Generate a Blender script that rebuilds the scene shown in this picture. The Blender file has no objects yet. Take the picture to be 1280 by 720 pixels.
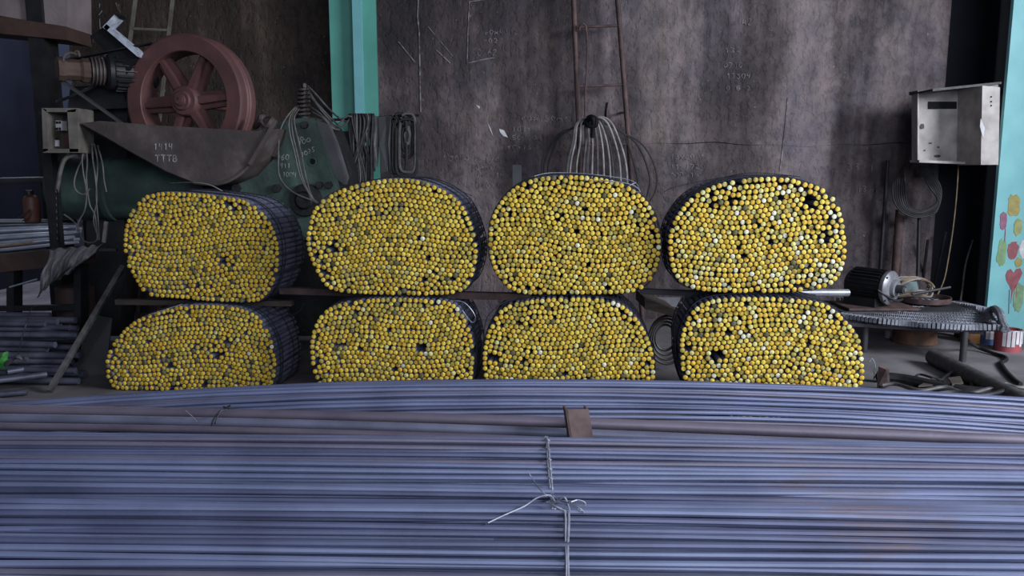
import bpy, bmesh, math, random
import numpy as np
from mathutils import Vector, Matrix
random.seed(7); rng = np.random.default_rng(11)
R = math.radians
SC = bpy.context.scene
COL = SC.collection

# ------------------------------------------------------------------ camera
H, FPX, TILT = 1.05, 1000.0, R(8.4)
cam_d = bpy.data.cameras.new('camera'); cam = bpy.data.objects.new('camera', cam_d); COL.objects.link(cam)
cam.location = (0, 0, H); cam.rotation_euler = (R(90) - TILT, 0, 0)
cam_d.sensor_width = 36; cam_d.lens = 36 * FPX / 1280; cam_d.clip_start = 0.02
SC.camera = cam
# ------------------------------------------------------------------ light
w = bpy.data.worlds.new('overcast_sky'); SC.world = w; w.use_nodes = True
bg = w.node_tree.nodes['Background']; bg.inputs[0].default_value = (0.62, 0.74, 1.0, 1); bg.inputs[1].default_value = 0.12
def area(name, loc, target, sx, sy, power, col):
    l = bpy.data.lights.new(name, 'AREA'); l.shape = 'RECTANGLE'; l.size = sx; l.size_y = sy; l.energy = power; l.color = col
    o = bpy.data.objects.new(name, l); COL.objects.link(o); o.location = loc
    o.rotation_euler = (Vector(target) - Vector(loc)).to_track_quat('-Z', 'Y').to_euler(); return o
area('daylight_doorway', (5.5, 0.8, 3.1), (0.3, 4.0, 0.5), 2.4, 2.0, 600, (0.86, 0.92, 1.0))
area('daylight_gate', (1.6, -3.2, 2.4), (-0.3, 4.0, 0.6), 4.0, 2.2, 190, (0.80, 0.88, 1.0))
area('daylight_side_bay', (-3.9, 6.7, 3.3), (-3.8, 6.2, 0.0), 1.1, 1.1, 60, (0.72, 0.82, 1.0))
SC.view_settings.view_transform = 'Standard'; SC.view_settings.look = 'None'
SC.view_settings.gamma = 1; SC.view_settings.use_curve_mapping = False
SC.view_settings.exposure = 0.14

# ------------------------------------------------------------------ helpers
CT, ST = math.cos(TILT), math.sin(TILT)
def ray(px, py):
    u = (px - 640) / FPX; v = (360 - py) / FPX
    return Vector((u, CT + v * ST, -ST + v * CT))
CAM = Vector((0, 0, H))
def P(px, py, Y): d = ray(px, py); return CAM + d * (Y / d.y)
def G(px, py, z=0.0): d = ray(px, py); return CAM + d * ((z - H) / d.z)
def catmull(pts, k=6, closed=False):
    pts = [Vector(p) for p in pts]; n = len(pts); out = []
    if n < 3 and not closed: return pts
    for i in range(n if closed else n - 1):
        g = (lambda j: pts[j % n]) if closed else (lambda j: pts[max(0, min(n - 1, j))])
        a, b, c, d = g(i - 1), g(i), g(i + 1), g(i + 2)
        for s in range(k):
            t = s / k
            out.append(0.5 * ((2 * b) + (c - a) * t + (2 * a - 5 * b + 4 * c - d) * t * t + (3 * b - a - 3 * c + d) * t ** 3))
    if not closed: out.append(pts[-1])
    return out
def frame(ax):
    ax = Vector(ax).normalized(); h = Vector((0, 0, 1)) if abs(ax.z) < .9 else Vector((1, 0, 0))
    u = ax.cross(h).normalized(); v = u.cross(ax).normalized(); return ax, u, v

class MB:
    def __init__(s): s.v = []; s.f = []; s.m = []
    def add(s, vs, fs, m=0):
        o = len(s.v); s.v += [tuple(p) for p in vs]; s.f += [tuple(i + o for i in f) for f in fs]; s.m += [m] * len(fs); return s
    def box(s, c, size, rot=None, m=0):
        hx, hy, hz = [q / 2 for q in size]; c = Vector(c)
        vs = [Vector((x, y, z)) for x in (-hx, hx) for y in (-hy, hy) for z in (-hz, hz)]
        if rot is not None: vs = [rot @ q for q in vs]
        return s.add([c + q for q in vs], [(0, 1, 3, 2), (4, 6, 7, 5), (0, 4, 5, 1), (2, 3, 7, 6), (0, 2, 6, 4), (1, 5, 7, 3)], m)
    def bar(s, a, b, wd, th, up=(0, 0, 1), m=0):          # box from a to b, wd across, th along up
        a = Vector(a); b = Vector(b); x = (b - a).normalized(); y = Vector(up).cross(x).normalized(); z = x.cross(y)
        vs = [p + y * (sy * wd / 2) + z * (sz * th / 2) for p in (a, b) for sy in (-1, 1) for sz in (-1, 1)]
        return s.add(vs, [(0, 1, 3, 2), (4, 6, 7, 5), (0, 4, 5, 1), (2, 3, 7, 6), (0, 2, 6, 4), (1, 5, 7, 3)], m)
    def cyl(s, a, b, r, r2=None, n=16, m=0, mc=None):
        r2 = r if r2 is None else r2; a = Vector(a); b = Vector(b); ax, u, v = frame(b - a)
        vs = []
        for c, q in ((a, r), (b, r2)):
            vs += [c + u * (q * math.cos(2 * math.pi * i / n)) + v * (q * math.sin(2 * math.pi * i / n)) for i in range(n)]
        s.add(vs, [(i, (i + 1) % n, n + (i + 1) % n, n + i) for i in range(n)], m)
        o = len(s.v) - 2 * n
        s.f += [tuple(o + i for i in range(n))[::-1], tuple(o + n + i for i in range(n))]; s.m += [m if mc is None else mc] * 2
        return s
    def tube(s, pts, r, n=6, m=0, closed=False):
        pts = [Vector(p) for p in pts]; N = len(pts); vs = []; pu = None
        for i in range(N):
            t = (pts[(i + 1) % N] - pts[i - 1]) if closed else (pts[min(i + 1, N - 1)] - pts[max(i - 1, 0)])
            t = t.normalized() if t.length > 1e-9 else Vector((1, 0, 0))
            if pu is None: _, u, v = frame(t)
            else:
                u = (pu - t * pu.dot(t)); u = u.normalized() if u.length > 1e-6 else frame(t)[1]; v = t.cross(u)
            pu = u; rr = r(i / max(1, N - 1)) if callable(r) else r
            vs += [pts[i] + u * (rr * math.cos(2 * math.pi * k / n)) + v * (rr * math.sin(2 * math.pi * k / n)) for k in range(n)]
        fs = []
        for i in range(N if closed else N - 1):
            j = (i + 1) % N
            fs += [(i * n + k, i * n + (k + 1) % n, j * n + (k + 1) % n, j * n + k) for k in range(n)]
        if not closed: fs += [tuple(range(n))[::-1], tuple((N - 1) * n + k for k in range(n))]
        return s.add(vs, fs, m)
    def lathe(s, prof, o, ax, n=32, m=0, closed=False):
        o = Vector(o); ax, u, v = frame(ax); K = len(prof); vs = []
        for (r, h) in prof:
            vs += [o + ax * h + u * (r * math.cos(2 * math.pi * i / n)) + v * (r * math.sin(2 * math.pi * i / n)) for i in range(n)]
        fs = []
        for k in range(K if closed else K - 1):
            q = (k + 1) % K
            fs += [(k * n + i, k * n + (i + 1) % n, q * n + (i + 1) % n, q * n + i) for i in range(n)]
        if not closed:
            if prof[0][0] > 1e-4: fs.append(tuple(range(n))[::-1])
            if prof[-1][0] > 1e-4: fs.append(tuple((K - 1) * n + i for i in range(n)))
        return s.add(vs, fs, m)
    def prism(s, poly, ext, m=0):
        n = len(poly); ext = Vector(ext); vs = [Vector(p) for p in poly] + [Vector(p) + ext for p in poly]
        return s.add(vs, [tuple(range(n)), tuple(range(n, 2 * n))[::-1]] + [(i, n + i, n + (i + 1) % n, (i + 1) % n) for i in range(n)], m)
    def grid(s, fn, nu, nv, th=None, m=0):
        vs = [Vector(fn(i / nu, j / nv)) for j in range(nv + 1) for i in range(nu + 1)]
        fs = [(j * (nu + 1) + i, j * (nu + 1) + i + 1, (j + 1) * (nu + 1) + i + 1, (j + 1) * (nu + 1) + i) for j in range(nv) for i in range(nu)]
        s.add(vs, fs, m)
        if th is not None:
            th = Vector(th); s.add([q + th for q in vs], [f[::-1] for f in fs], m)
        return s

ORG = {}
def mesh_of(name, mb, mats, org, smooth=True, bevel=0, recalc=True, ang=38):
    me = bpy.data.meshes.new(name)
    me.from_pydata([(p[0] - org[0], p[1] - org[1], p[2] - org[2]) for p in mb.v], [], mb.f)
    for m in (mats if isinstance(mats, (list, tuple)) else [mats]): me.materials.append(m)
    me.polygons.foreach_set('material_index', mb.m)
    if recalc or bevel:
        bm = bmesh.new(); bm.from_mesh(me)
        if recalc: bmesh.ops.recalc_face_normals(bm, faces=bm.faces)
        if bevel:
            ed = [e for e in bm.edges if len(e.link_faces) == 2 and e.calc_face_angle(0) > R(40)]
            bmesh.ops.bevel(bm, geom=ed, offset=bevel, segments=2, affect='EDGES', clamp_overlap=True)
        bm.to_mesh(me); bm.free()
    if smooth:
        me.polygons.foreach_set('use_smooth', [True] * len(me.polygons))
        me.set_sharp_from_angle(angle=R(ang))
    me.update(); return me
def tag(o, label=None, cat=None, group=None, kind=None):
    if label: o['label'] = label
    if cat: o['category'] = cat
    if group: o['group'] = group
    if kind: o['kind'] = kind
    return o
def thing(name, label, cat, loc, group=None):
    o = bpy.data.objects.new(name, None); o.empty_display_size = .1; COL.objects.link(o); o.location = loc
    ORG[o] = Vector(loc); return tag(o, label, cat, group)
def part(name, mb, mats, parent, label=None, kind=None, **k):
    o = bpy.data.objects.new(name, mesh_of(name, mb, mats, ORG[parent], **k)); COL.objects.link(o)
    o.parent = parent; ORG[o] = ORG[parent]; return tag(o, label, None, None, kind)
def single(name, mb, mats, label, cat, group=None, kind=None, **k):
    a = np.array(mb.v); org = Vector(((a[:, 0].min() + a[:, 0].max()) / 2, (a[:, 1].min() + a[:, 1].max()) / 2, a[:, 2].min()))
    o = bpy.data.objects.new(name, mesh_of(name, mb, mats, org, **k)); COL.objects.link(o); o.location = org
    ORG[o] = org; return tag(o, label, cat, group, kind)
def struct(name, mb, mats, **k): return single(name, mb, mats, None, None, None, 'structure', **k)

# ------------------------------------------------------------------ materials
def mat(name, c1, c2=None, scale=8, rough=.6, metal=0, bump=.0, bscale=40, stretch=(1, 1, 1), c3=None, spec=.5, detail=6, world=False, lo=.35, hi=.65):
    m = bpy.data.materials.new(name); m.use_nodes = True; nt = m.node_tree; N = nt.nodes; L = nt.links
    b = N['Principled BSDF']; b.inputs['Roughness'].default_value = rough; b.inputs['Metallic'].default_value = metal
    b.inputs['Specular IOR Level'].default_value = spec
    tc = N.new('ShaderNodeTexCoord'); mp = N.new('ShaderNodeMapping'); mp.inputs['Scale'].default_value = stretch
    if world:
        g = N.new('ShaderNodeNewGeometry'); L.new(g.outputs['Position'], mp.inputs[0])
    else: L.new(tc.outputs['Object'], mp.inputs[0])
    no = N.new('ShaderNodeTexNoise'); no.inputs['Scale'].default_value = scale; no.inputs['Detail'].default_value = detail; L.new(mp.outputs[0], no.inputs[0])
    cr = N.new('ShaderNodeValToRGB'); e = cr.color_ramp.elements
    c2 = c2 or tuple(q * .6 for q in c1)
    e[0].position = lo; e[0].color = (*c2, 1); e[1].position = hi; e[1].color = (*c1, 1)
    if c3: q = e.new((lo + hi) / 2 + .04); q.color = (*c3, 1)
    L.new(no.outputs['Fac'], cr.inputs[0]); L.new(cr.outputs[0], b.inputs['Base Color'])
    if bump:
        n2 = N.new('ShaderNodeTexNoise'); n2.inputs['Scale'].default_value = bscale; n2.inputs['Detail'].default_value = 4; L.new(mp.outputs[0], n2.inputs[0])
        bp = N.new('ShaderNodeBump'); bp.inputs['Strength'].default_value = bump; bp.inputs['Distance'].default_value = .01
        L.new(n2.outputs['Fac'], bp.inputs['Height']); L.new(bp.outputs[0], b.inputs['Normal'])
    return m
def rod_mat(name, c1, c2, rust=False):
    m = mat(name, c1, c2, scale=5, rough=.5, metal=.15, bump=.06, bscale=60, stretch=(.8, 1, 1), world=True, spec=.6)
    if rust:                                               # rust stain of its own shape on the front rods
        nt = m.node_tree; N = nt.nodes; L = nt.links; b = N['Principled BSDF']
        src = b.inputs['Base Color'].links[0].from_socket
        g = N.new('ShaderNodeNewGeometry'); c = G(1062, 612, .31)
        sb = N.new('ShaderNodeVectorMath'); sb.operation = 'SUBTRACT'; sb.inputs[1].default_value = c; L.new(g.outputs['Position'], sb.inputs[0])
        sc = N.new('ShaderNodeVectorMath'); sc.operation = 'MULTIPLY'; sc.inputs[1].default_value = (4.2, 4.6, 4.0); L.new(sb.outputs[0], sc.inputs[0])
        ln = N.new('ShaderNodeVectorMath'); ln.operation = 'LENGTH'; L.new(sc.outputs[0], ln.inputs[0])
        no = N.new('ShaderNodeTexNoise'); no.inputs['Scale'].default_value = 14; no.inputs['Detail'].default_value = 5
        ms = N.new('ShaderNodeVectorMath'); ms.operation = 'MULTIPLY'; ms.inputs[1].default_value = (.35, 2.2, 2.2); L.new(g.outputs['Position'], ms.inputs[0]); L.new(ms.outputs[0], no.inputs[0])
        ad = N.new('ShaderNodeMath'); ad.operation = 'SUBTRACT'; L.new(no.outputs['Fac'], ad.inputs[0])
        ml = N.new('ShaderNodeMath'); ml.operation = 'MULTIPLY'; ml.inputs[1].default_value = .35; L.new(ln.outputs['Value'], ml.inputs[0]); L.new(ml.outputs[0], ad.inputs[1])
        mr = N.new('ShaderNodeMapRange'); mr.inputs[1].default_value = .22; mr.inputs[2].default_value = .5; mr.inputs[4].default_value = .6; L.new(ad.outputs[0], mr.inputs[0])
        mx = N.new('ShaderNodeMix'); mx.data_type = 'RGBA'; L.new(mr.outputs[0], mx.inputs[0]); L.new(src, mx.inputs[6]); mx.inputs[7].default_value = (.19, .095, .05, 1)
        L.new(mx.outputs[2], b.inputs['Base Color'])
    return m
def wall_mat(name, dark, mid, light, pit=.5):
    m = bpy.data.materials.new(name); m.use_nodes = True; nt = m.node_tree; N = nt.nodes; L = nt.links
    b = N['Principled BSDF']; b.inputs['Roughness'].default_value = .72; b.inputs['Specular IOR Level'].default_value = .35
    g = N.new('ShaderNodeNewGeometry')
    def noise(sc, st, det=7, rg=.6):
        mp = N.new('ShaderNodeMapping'); mp.inputs['Scale'].default_value = st; L.new(g.outputs['Position'], mp.inputs[0])
        n = N.new('ShaderNodeTexNoise'); n.inputs['Scale'].default_value = sc; n.inputs['Detail'].default_value = det; n.inputs['Roughness'].default_value = rg
        L.new(mp.outputs[0], n.inputs[0]); return n.outputs['Fac']
    def math_(op, a, c):
        n = N.new('ShaderNodeMath'); n.operation = op
        for i, q in enumerate((a, c)):
            if hasattr(q, 'links'): L.new(q, n.inputs[i])
            else: n.inputs[i].default_value = q
        return n.outputs[0]
    big = noise(1.1, (1, 1, .7)); st = noise(2.4, (2.2, 1, .22), 8); fine = noise(14, (1, 1, 1), 6, .7)
    f = math_('ADD', math_('MULTIPLY', big, .45), math_('ADD', math_('MULTIPLY', st, .4), math_('MULTIPLY', fine, .15)))
    cr = N.new('ShaderNodeValToRGB'); e = cr.color_ramp.elements
    e[0].position = .41; e[0].color = (*dark, 1); e[1].position = .60; e[1].color = (*light, 1); q = e.new(.5); q.color = (*mid, 1)
    L.new(f, cr.inputs[0])
    md = noise(3.2, (1, 1, .8), 5, .65); tr = N.new('ShaderNodeValToRGB'); te = tr.color_ramp.elements
    te[0].position = .40; te[0].color = (.62, .62, .72, 1); te[1].position = .62; te[1].color = (1.14, 1.07, 1.06, 1); L.new(md, tr.inputs[0])
    tm = N.new('ShaderNodeMix'); tm.data_type = 'RGBA'; tm.blend_type = 'MULTIPLY'; tm.inputs[0].default_value = 1; L.new(cr.outputs[0], tm.inputs[6]); L.new(tr.outputs[0], tm.inputs[7])
    sp = noise(55, (1, 1, .6), 2, .5); th = N.new('ShaderNodeMapRange'); th.inputs[1].default_value = .70; th.inputs[2].default_value = .76; th.inputs[4].default_value = .55; L.new(sp, th.inputs[0])
    mx = N.new('ShaderNodeMix'); mx.data_type = 'RGBA'; L.new(th.outputs[0], mx.inputs[0]); L.new(tm.outputs[2], mx.inputs[6]); mx.inputs[7].default_value = (light[0] * 2.0, light[1] * 2.0, light[2] * 2.0, 1)
    L.new(mx.outputs[2], b.inputs['Base Color'])
    bn = noise(20, (1.3, 1, .8), 5, .6); pt = N.new('ShaderNodeMapRange'); pt.inputs[1].default_value = .36; pt.inputs[2].default_value = .5; L.new(bn, pt.inputs[0])
    hh = math_('ADD', math_('MULTIPLY', pt.outputs[0], 1.0), math_('MULTIPLY', fine, .8))
    bp = N.new('ShaderNodeBump'); bp.inputs['Strength'].default_value = pit; bp.inputs['Distance'].default_value = .012; L.new(hh, bp.inputs['Height']); L.new(bp.outputs[0], b.inputs['Normal'])
    return m

M = {}
M['wall'] = wall_mat('sooty_concrete', (.027, .020, .021), (.072, .056, .058), (.185, .153, .157))
M['wall_strip'] = wall_mat('lighter_brown_strip', (.045, .034, .034), (.085, .066, .063), (.18, .15, .145))
M['wall_b'] = wall_mat('brown_sooty_wall', (.020, .013, .010), (.042, .029, .022), (.09, .065, .05))
M['dark_panel'] = mat('dark_steel_sheet', (.020, .023, .040), (.012, .013, .024), 3, .6)
M['far_wall'] = mat('far_bay_wall', (.055, .062, .10), (.03, .034, .06), 2, .8)
M['floor'] = mat('dusty_concrete_floor', (.20, .182, .195), (.09, .082, .09), 3, .8, bump=.25, bscale=30, world=True)
M['roof'] = mat('roof_sheet', (.05, .05, .055), (.03, .03, .035), 2, .8)
M['lintel'] = mat('pinkish_concrete', (.24, .19, .195), (.15, .12, .125), 5, .85, bump=.3)
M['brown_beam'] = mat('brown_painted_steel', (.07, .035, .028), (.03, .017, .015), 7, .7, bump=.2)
M['rod_side'] = mat('billet_steel', (.155, .162, .235), (.08, .083, .125), 30, .40, .35, spec=.5)
M['rod1'] = rod_mat('blue_grey_rod', (.150, .172, .300), (.105, .120, .215), True)
M['rod2'] = rod_mat('pale_blue_rod', (.185, .210, .345), (.125, .145, .25), True)
M['rod3'] = rod_mat('dull_violet_rod', (.155, .140, .205), (.10, .095, .15), True)
M['rod4'] = rod_mat('dark_blue_rod', (.105, .118, .215), (.065, .072, .135), True)
M['rusty_bar'] = rod_mat('rusty_violet_bar', (.185, .155, .205), (.12, .10, .145))
M['bluish_bar'] = rod_mat('bluish_bar', (.205, .21, .31), (.12, .125, .19))
TONES = [('gold', (.88, .56, .045), (.55, .32, .025)), ('lemon', (.92, .68, .09), (.62, .42, .04)), ('olive', (.58, .45, .08), (.32, .24, .04)),
         ('amber', (.78, .49, .045), (.44, .26, .025)), ('straw', (.85, .76, .30), (.56, .48, .14)), ('chalky', (.88, .85, .66), (.62, .57, .34)), ('grime', (.16, .14, .06), (.07, .06, .03))]
M['end_rim'] = mat('grimy_yellow_rim', (.24, .175, .03), (.07, .052, .02), 40, .6)
TM = [mat('yellow_paint_' + n, a, b, 55, .6, 0, bump=.35, bscale=90, lo=.3, hi=.6) for n, a, b in TONES]
M['wire_dark'] = mat('dark_wire', (.035, .037, .05), (.02, .02, .028), 20, .5, .4)
M['wire_light'] = mat('pale_wire', (.42, .43, .50), (.25, .26, .32), 40, .45, .4)
M['rust'] = mat('rusty_steel', (.115, .066, .06), (.05, .032, .032), 14, .75, .1, bump=.3, c3=(.085, .05, .048))
M['stake'] = mat('brown_channel', (.17, .11, .11), (.10, .065, .065), 18, .65, .1, bump=.15)
M['flywheel'] = mat('red_oxide_paint', (.125, .052, .050), (.08, .036, .036), 6, .6, .0, bump=.12, spec=.5)
M['guard'] = mat('greyed_sheet', (.115, .092, .09), (.055, .042, .042), 9, .6, .2, bump=.2, c3=(.08, .062, .06))
M['mgreen'] = mat('machine_green', (.062, .105, .088), (.028, .045, .04), 5, .6, .1, bump=.25, c3=(.045, .075, .063))
M['mdark'] = mat('oily_iron', (.024, .023, .026), (.012, .012, .014), 10, .5, .3, bump=.2)
M['teal'] = mat('teal_paint', (.085, .31, .255), (.065, .25, .205), 4, .55, bump=.08)
M['teal_edge'] = mat('teal_paint_worn', (.17, .42, .45), (.13, .36, .38), 5, .5)
M['aqua'] = mat('aqua_paint', (.26, .60, .62), (.20, .51, .54), 5, .55, bump=.12)
M['brownpul'] = mat('brown_pulley', (.085, .052, .038), (.05, .03, .024), 12, .65, .1, bump=.3)
M['bracket_w'] = mat('white_edge', (.55, .58, .66), (.3, .32, .38), 25, .5)
M['black'] = mat('black_rubber', (.012, .012, .014), (.007, .007, .009), 12, .7, spec=.15)
M['cable'] = mat('dark_cable', (.024, .022, .025), (.013, .012, .014), 25, .55, spec=.3)
M['hose'] = mat('greyed_hose', (.30, .27, .265), (.15, .13, .13), 18, .55)
M['hose_d'] = mat('dim_grey_cable', (.12, .11, .105), (.06, .055, .053), 18, .6)
M['cable_g'] = mat('grey_cable', (.09, .084, .086), (.04, .037, .04), 25, .55)
M['box_w'] = mat('cabinet_cream', (.46, .42, .40), (.27, .24, .23), 9, .55, bump=.1)
M['box_g'] = mat('cabinet_grey_beige', (.17, .152, .135), (.09, .078, .068), 10, .6, bump=.1)
M['wood'] = mat('grimy_wood', (.075, .055, .045), (.035, .025, .022), 8, .8, bump=.3, stretch=(1, 6, 6))
M['chalk'] = mat('chalk', (.45, .43, .43), (.2, .19, .19), 30, .9, lo=.4, hi=.55)
M['chalk2'] = mat('faint_chalk', (.24, .22, .225), (.08, .07, .075), 26, .9, lo=.4, hi=.6)
M['cloth'] = mat('grey_rag', (.30, .29, .30), (.12, .116, .125), 9, .8, bump=.5, bscale=25)
M['tan'] = mat('tan_cable', (.24, .17, .10), (.14, .09, .05), 20, .6)
M['mat'] = mat('grey_mesh_mat', (.25, .255, .30), (.12, .124, .15), 60, .6, .1, bump=.8, bscale=120)
M['lug'] = mat('worn_grey_lug', (.30, .31, .36), (.17, .175, .21), 30, .6)
M['alu'] = mat('dull_aluminium', (.30, .30, .33), (.18, .18, .20), 15, .45, .4)
M['drum'] = mat('rusty_drum', (.20, .10, .06), (.085, .045, .035), 10, .75, .1, bump=.3)
M['redcan'] = mat('red_can', (.33, .07, .08), (.22, .045, .055), 6, .5)
M['white'] = mat('white_paint', (.65, .64, .66), (.42, .40, .43), 12, .6)
M['bluecan'] = mat('blue_can', (.06, .10, .26), (.04, .06, .15), 8, .5)
M['orangecan'] = mat('orange_can', (.36, .17, .045), (.22, .10, .04), 10, .5)
M['canister'] = mat('red_brown_canister', (.16, .06, .04), (.09, .035, .025), 7, .55)
M['heap'] = mat('dull_blue_steel', (.115, .12, .165), (.055, .057, .085), 9, .5, .3, bump=.15)
M['bright'] = mat('bright_steel', (.55, .57, .66), (.35, .37, .45), 9, .35, .5)
M['plate'] = mat('dull_plate', (.05, .05, .056), (.03, .03, .034), 6, .6, .2)
M['green_cloth'] = mat('bright_green_plastic', (.10, .42, .09), (.05, .25, .05), 10, .5)
M['red'] = mat('red_plastic', (.5, .03, .05), (.35, .02, .04), 10, .5)
M['paleteal'] = mat('pale_teal_sheet', (.20, .27, .27), (.13, .18, .19), 8, .6)
SW = {k: mat('swatch_' + k, c, tuple(q * .7 for q in c), 25, .6) for k, c in dict(yellow=(.46, .39, .13), pink=(.36, .15, .23), green=(.28, .45, .22), red=(.40, .12, .14), white=(.85, .85, .85), lime=(.42, .44, .18), olive=(.27, .42, .24)).items()}

# ------------------------------------------------------------------ setting
WY = 5.6
struct('floor', MB().box((0, 4, -.05), (16, 16, .1)), M['floor'])
struct('ceiling', MB().box((0, 4.6, 3.6), (14, 9.8, .1)), M['roof'])
XL = P(85, 100, WY + .2).x; XG0 = P(407, 60, WY).x; XG1 = P(467, 60, WY).x; XR = P(1182, 100, WY).x
zj = P(900, 180, WY).z
wl = struct('wall_back_left', MB().box(((XL + XG0) / 2 + .1, WY + .35, 1.775), (XG0 - XL + .2, .2, 3.55)), M['wall_b'])
wall = struct('wall_back', MB().box(((XG1 + XR) / 2 - .1, WY + .13, 1.775), (XR - XG1 + .22, .2, 3.55)), M['dark_panel'])
xs = [XG1 - .12, P(799, 100, WY).x, P(831, 100, WY).x, XR]
zs = [[0, 3.55], [0, zj, 3.55], [0, zj, 3.55]]
crk = [(xs[1] + (xs[3] - xs[1]) * t, zj + .012 * math.sin(t * 9) + .006 * math.sin(t * 31) - .02 * abs(t - .4)) for t in [k / 24 for k in range(25)]]
part('wall_panel', MB().box(((xs[0] + xs[1]) / 2, WY + .03, 1.775), (xs[1] - xs[0] - .0003, .06, 3.55)), M['wall'], wall, smooth=False)
for a, b, m in ((1, 2, 'wall_strip'), (2, 3, 'wall')):
    mid = [q for q in crk if xs[a] + .002 < q[0] < xs[b] - .002]
    ends = [(xs[a], float(np.interp(xs[a], [q[0] for q in crk], [q[1] for q in crk])))] + mid + [(xs[b], float(np.interp(xs[b], [q[0] for q in crk], [q[1] for q in crk])))]
    gapf = lambda x: .0006 + .0022 * max(0, math.sin(x * 5.0 + 1))
    part('wall_panel', MB().prism([Vector((x, WY, z + gapf(x))) for x, z in ends] + [Vector((xs[b], WY, 3.55)), Vector((xs[a], WY, 3.55))], (0, .06, 0)), M[m], wall, smooth=False)
    part('wall_panel', MB().prism([Vector((x, WY, z - gapf(x))) for x, z in ends] + [Vector((xs[b], WY, 0)), Vector((xs[a], WY, 0))], (0, .06, 0)), M[m], wall, smooth=False)
struct('wall_recess', MB().box(((XR + 4.2) / 2, WY + .45, 1.775), (4.2 - XR + .3, .1, 3.55)), M['dark_panel'])
struct('wall_right', MB().box((4.25, 5.2, 1.775), (.15, 3.4, 3.55)), M['wall'])
struct('wall_left_far', MB().box((-5.2, 8.2, 1.775), (6, .15, 3.55)), M['far_wall'])
struct('wall_left', MB().box((-4.6, 7.4, 1.775), (.15, 3.6, 3.55)), M['dark_panel'])
# lintel and beam over the opening
a, b = P(-60, 8, 5.3), P(82, 20, 5.3)
struct('trim_1', MB().prism([P(-80, -40, 5.3), P(83, -40, 5.3), P(84, 34, 5.3), P(-80, 6, 5.3)], (0, .3, 0)), M['lintel'], smooth=False)
struct('trim_2', MB().prism([P(-80, 8, 5.25), P(82, 33, 5.25), P(84, 50, 5.25), P(-80, 34, 5.25)], (0, .3, 0)), M['brown_beam'], smooth=False)
struct('trim_3', MB().box((P(50, 200, 5.2).x, 5.35, 1.7), (.10, .16, 3.4)), M['mdark'], smooth=False)
# green column: I section with a lighter flange edge
gx0, gx1 = P(408, 60, WY - .15).x, P(466, 60, WY - .15).x; gw = gx1 - gx0
col = thing('steel_column', 'teal green painted steel column between the sooty walls', 'column', ((gx0 + gx1) / 2, WY, 0))
part('flange', MB().box((gx0 + gw * .32, WY - .02, 1.75), (gw * .64, .03, 3.5)), M['teal'], col, smooth=False)
part('flange', MB().box((gx1 - gw * .15, WY - .02, 1.75), (gw * .34, .03, 3.5)), M['teal'], col, smooth=False)
part('edge_strip', MB().box((gx0 + gw * .64, WY - .06, 1.75), (gw * .17, .11, 3.5)), M['teal_edge'], col, 'light blue-green worn edge', smooth=False)
for px, py in ((459, 20), (462, 93)):
    c = P(px, py, WY); part('bolt', MB().cyl(c, c + Vector((0, -.03, 0)), .012, n=8), M['rust'], col)
# aqua column at right
ax0 = P(1250, 200, 5.2).x
col2 = thing('steel_column', 'pale aqua painted steel column with paint daubs at right edge', 'column', (ax0 + .2, 5.4, 0))
part('flange', MB().box((ax0 + .21, 5.215, 1.75), (.42, .03, 3.5)), M['aqua'], col2, smooth=False)
part('web', MB().box((ax0 + .30, 5.42, 1.75), (.03, .38, 3.5)), M['aqua'], col2, smooth=False)
part('flange', MB().box((ax0 + .38, 5.625, 1.75), (.20, .03, 3.5)), M['aqua'], col2, smooth=False)
def blob(c, rx, rz, k, n=26, jag=.22, y=-.003):
    return [Vector((c.x + rx * math.copysign(abs(math.cos(t)) ** k, math.cos(t)) * random.uniform(1 - jag, 1 + jag * .3), c.y + y, c.z + rz * math.copysign(abs(math.sin(t)) ** k, math.sin(t)) * random.uniform(1 - jag, 1 + jag * .3))) for t in [2 * math.pi * i / n for i in range(n)]]
for px, py, rx, ry, cn, k in ((1267, 257, 8, 14, 'yellow', .5), (1254, 276, 5, 11, 'pink', .7), (1272, 284, 6, 11, 'lime', .8), (1252, 316, 6, 17, 'green', .7), (1266, 313, 7, 11, 'red', .6), (1280, 311, 6, 12, 'white', .7), (1273, 328, 5, 6, 'yellow', .8), (1273, 371, 7, 20, 'olive', .7)):
    c = P(px, py, 5.2); s = 5.2 / FPX
    part('paint_daub', MB().prism(blob(c, rx * s, ry * s, k), (0, .003, 0)), SW[cn], col2, cn + ' paint daub', smooth=False)
c = P(1266, 350, 5.2); s = 5.2 / FPX
hp = [(0, 9), (3, 14), (8, 15), (11, 9), (9, 2), (6, -4), (3, -12), (1, -16), (0, -30), (-.6, -14), (-4, -7), (-8, -1), (-10, 6), (-8, 12), (-4, 14)]
part('paint_daub', MB().prism([Vector((c.x + x * s, c.y - .003, c.z + z * s)) for x, z in hp], (0, .003, 0)), SW['red'], col2, 'dripping red heart-shaped daub', smooth=False)
for px, y0, y1, cn in ((1257, 286, 302, 'pink'), (1262, 362, 392, 'red'), (1271, 358, 372, 'red')):
    a, b = P(px, y0, 5.197), P(px - 1, y1, 5.197); part('paint_drip', MB().bar(a, b, .0035, .002, (0, 1, 0)), SW[cn], col2)

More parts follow.
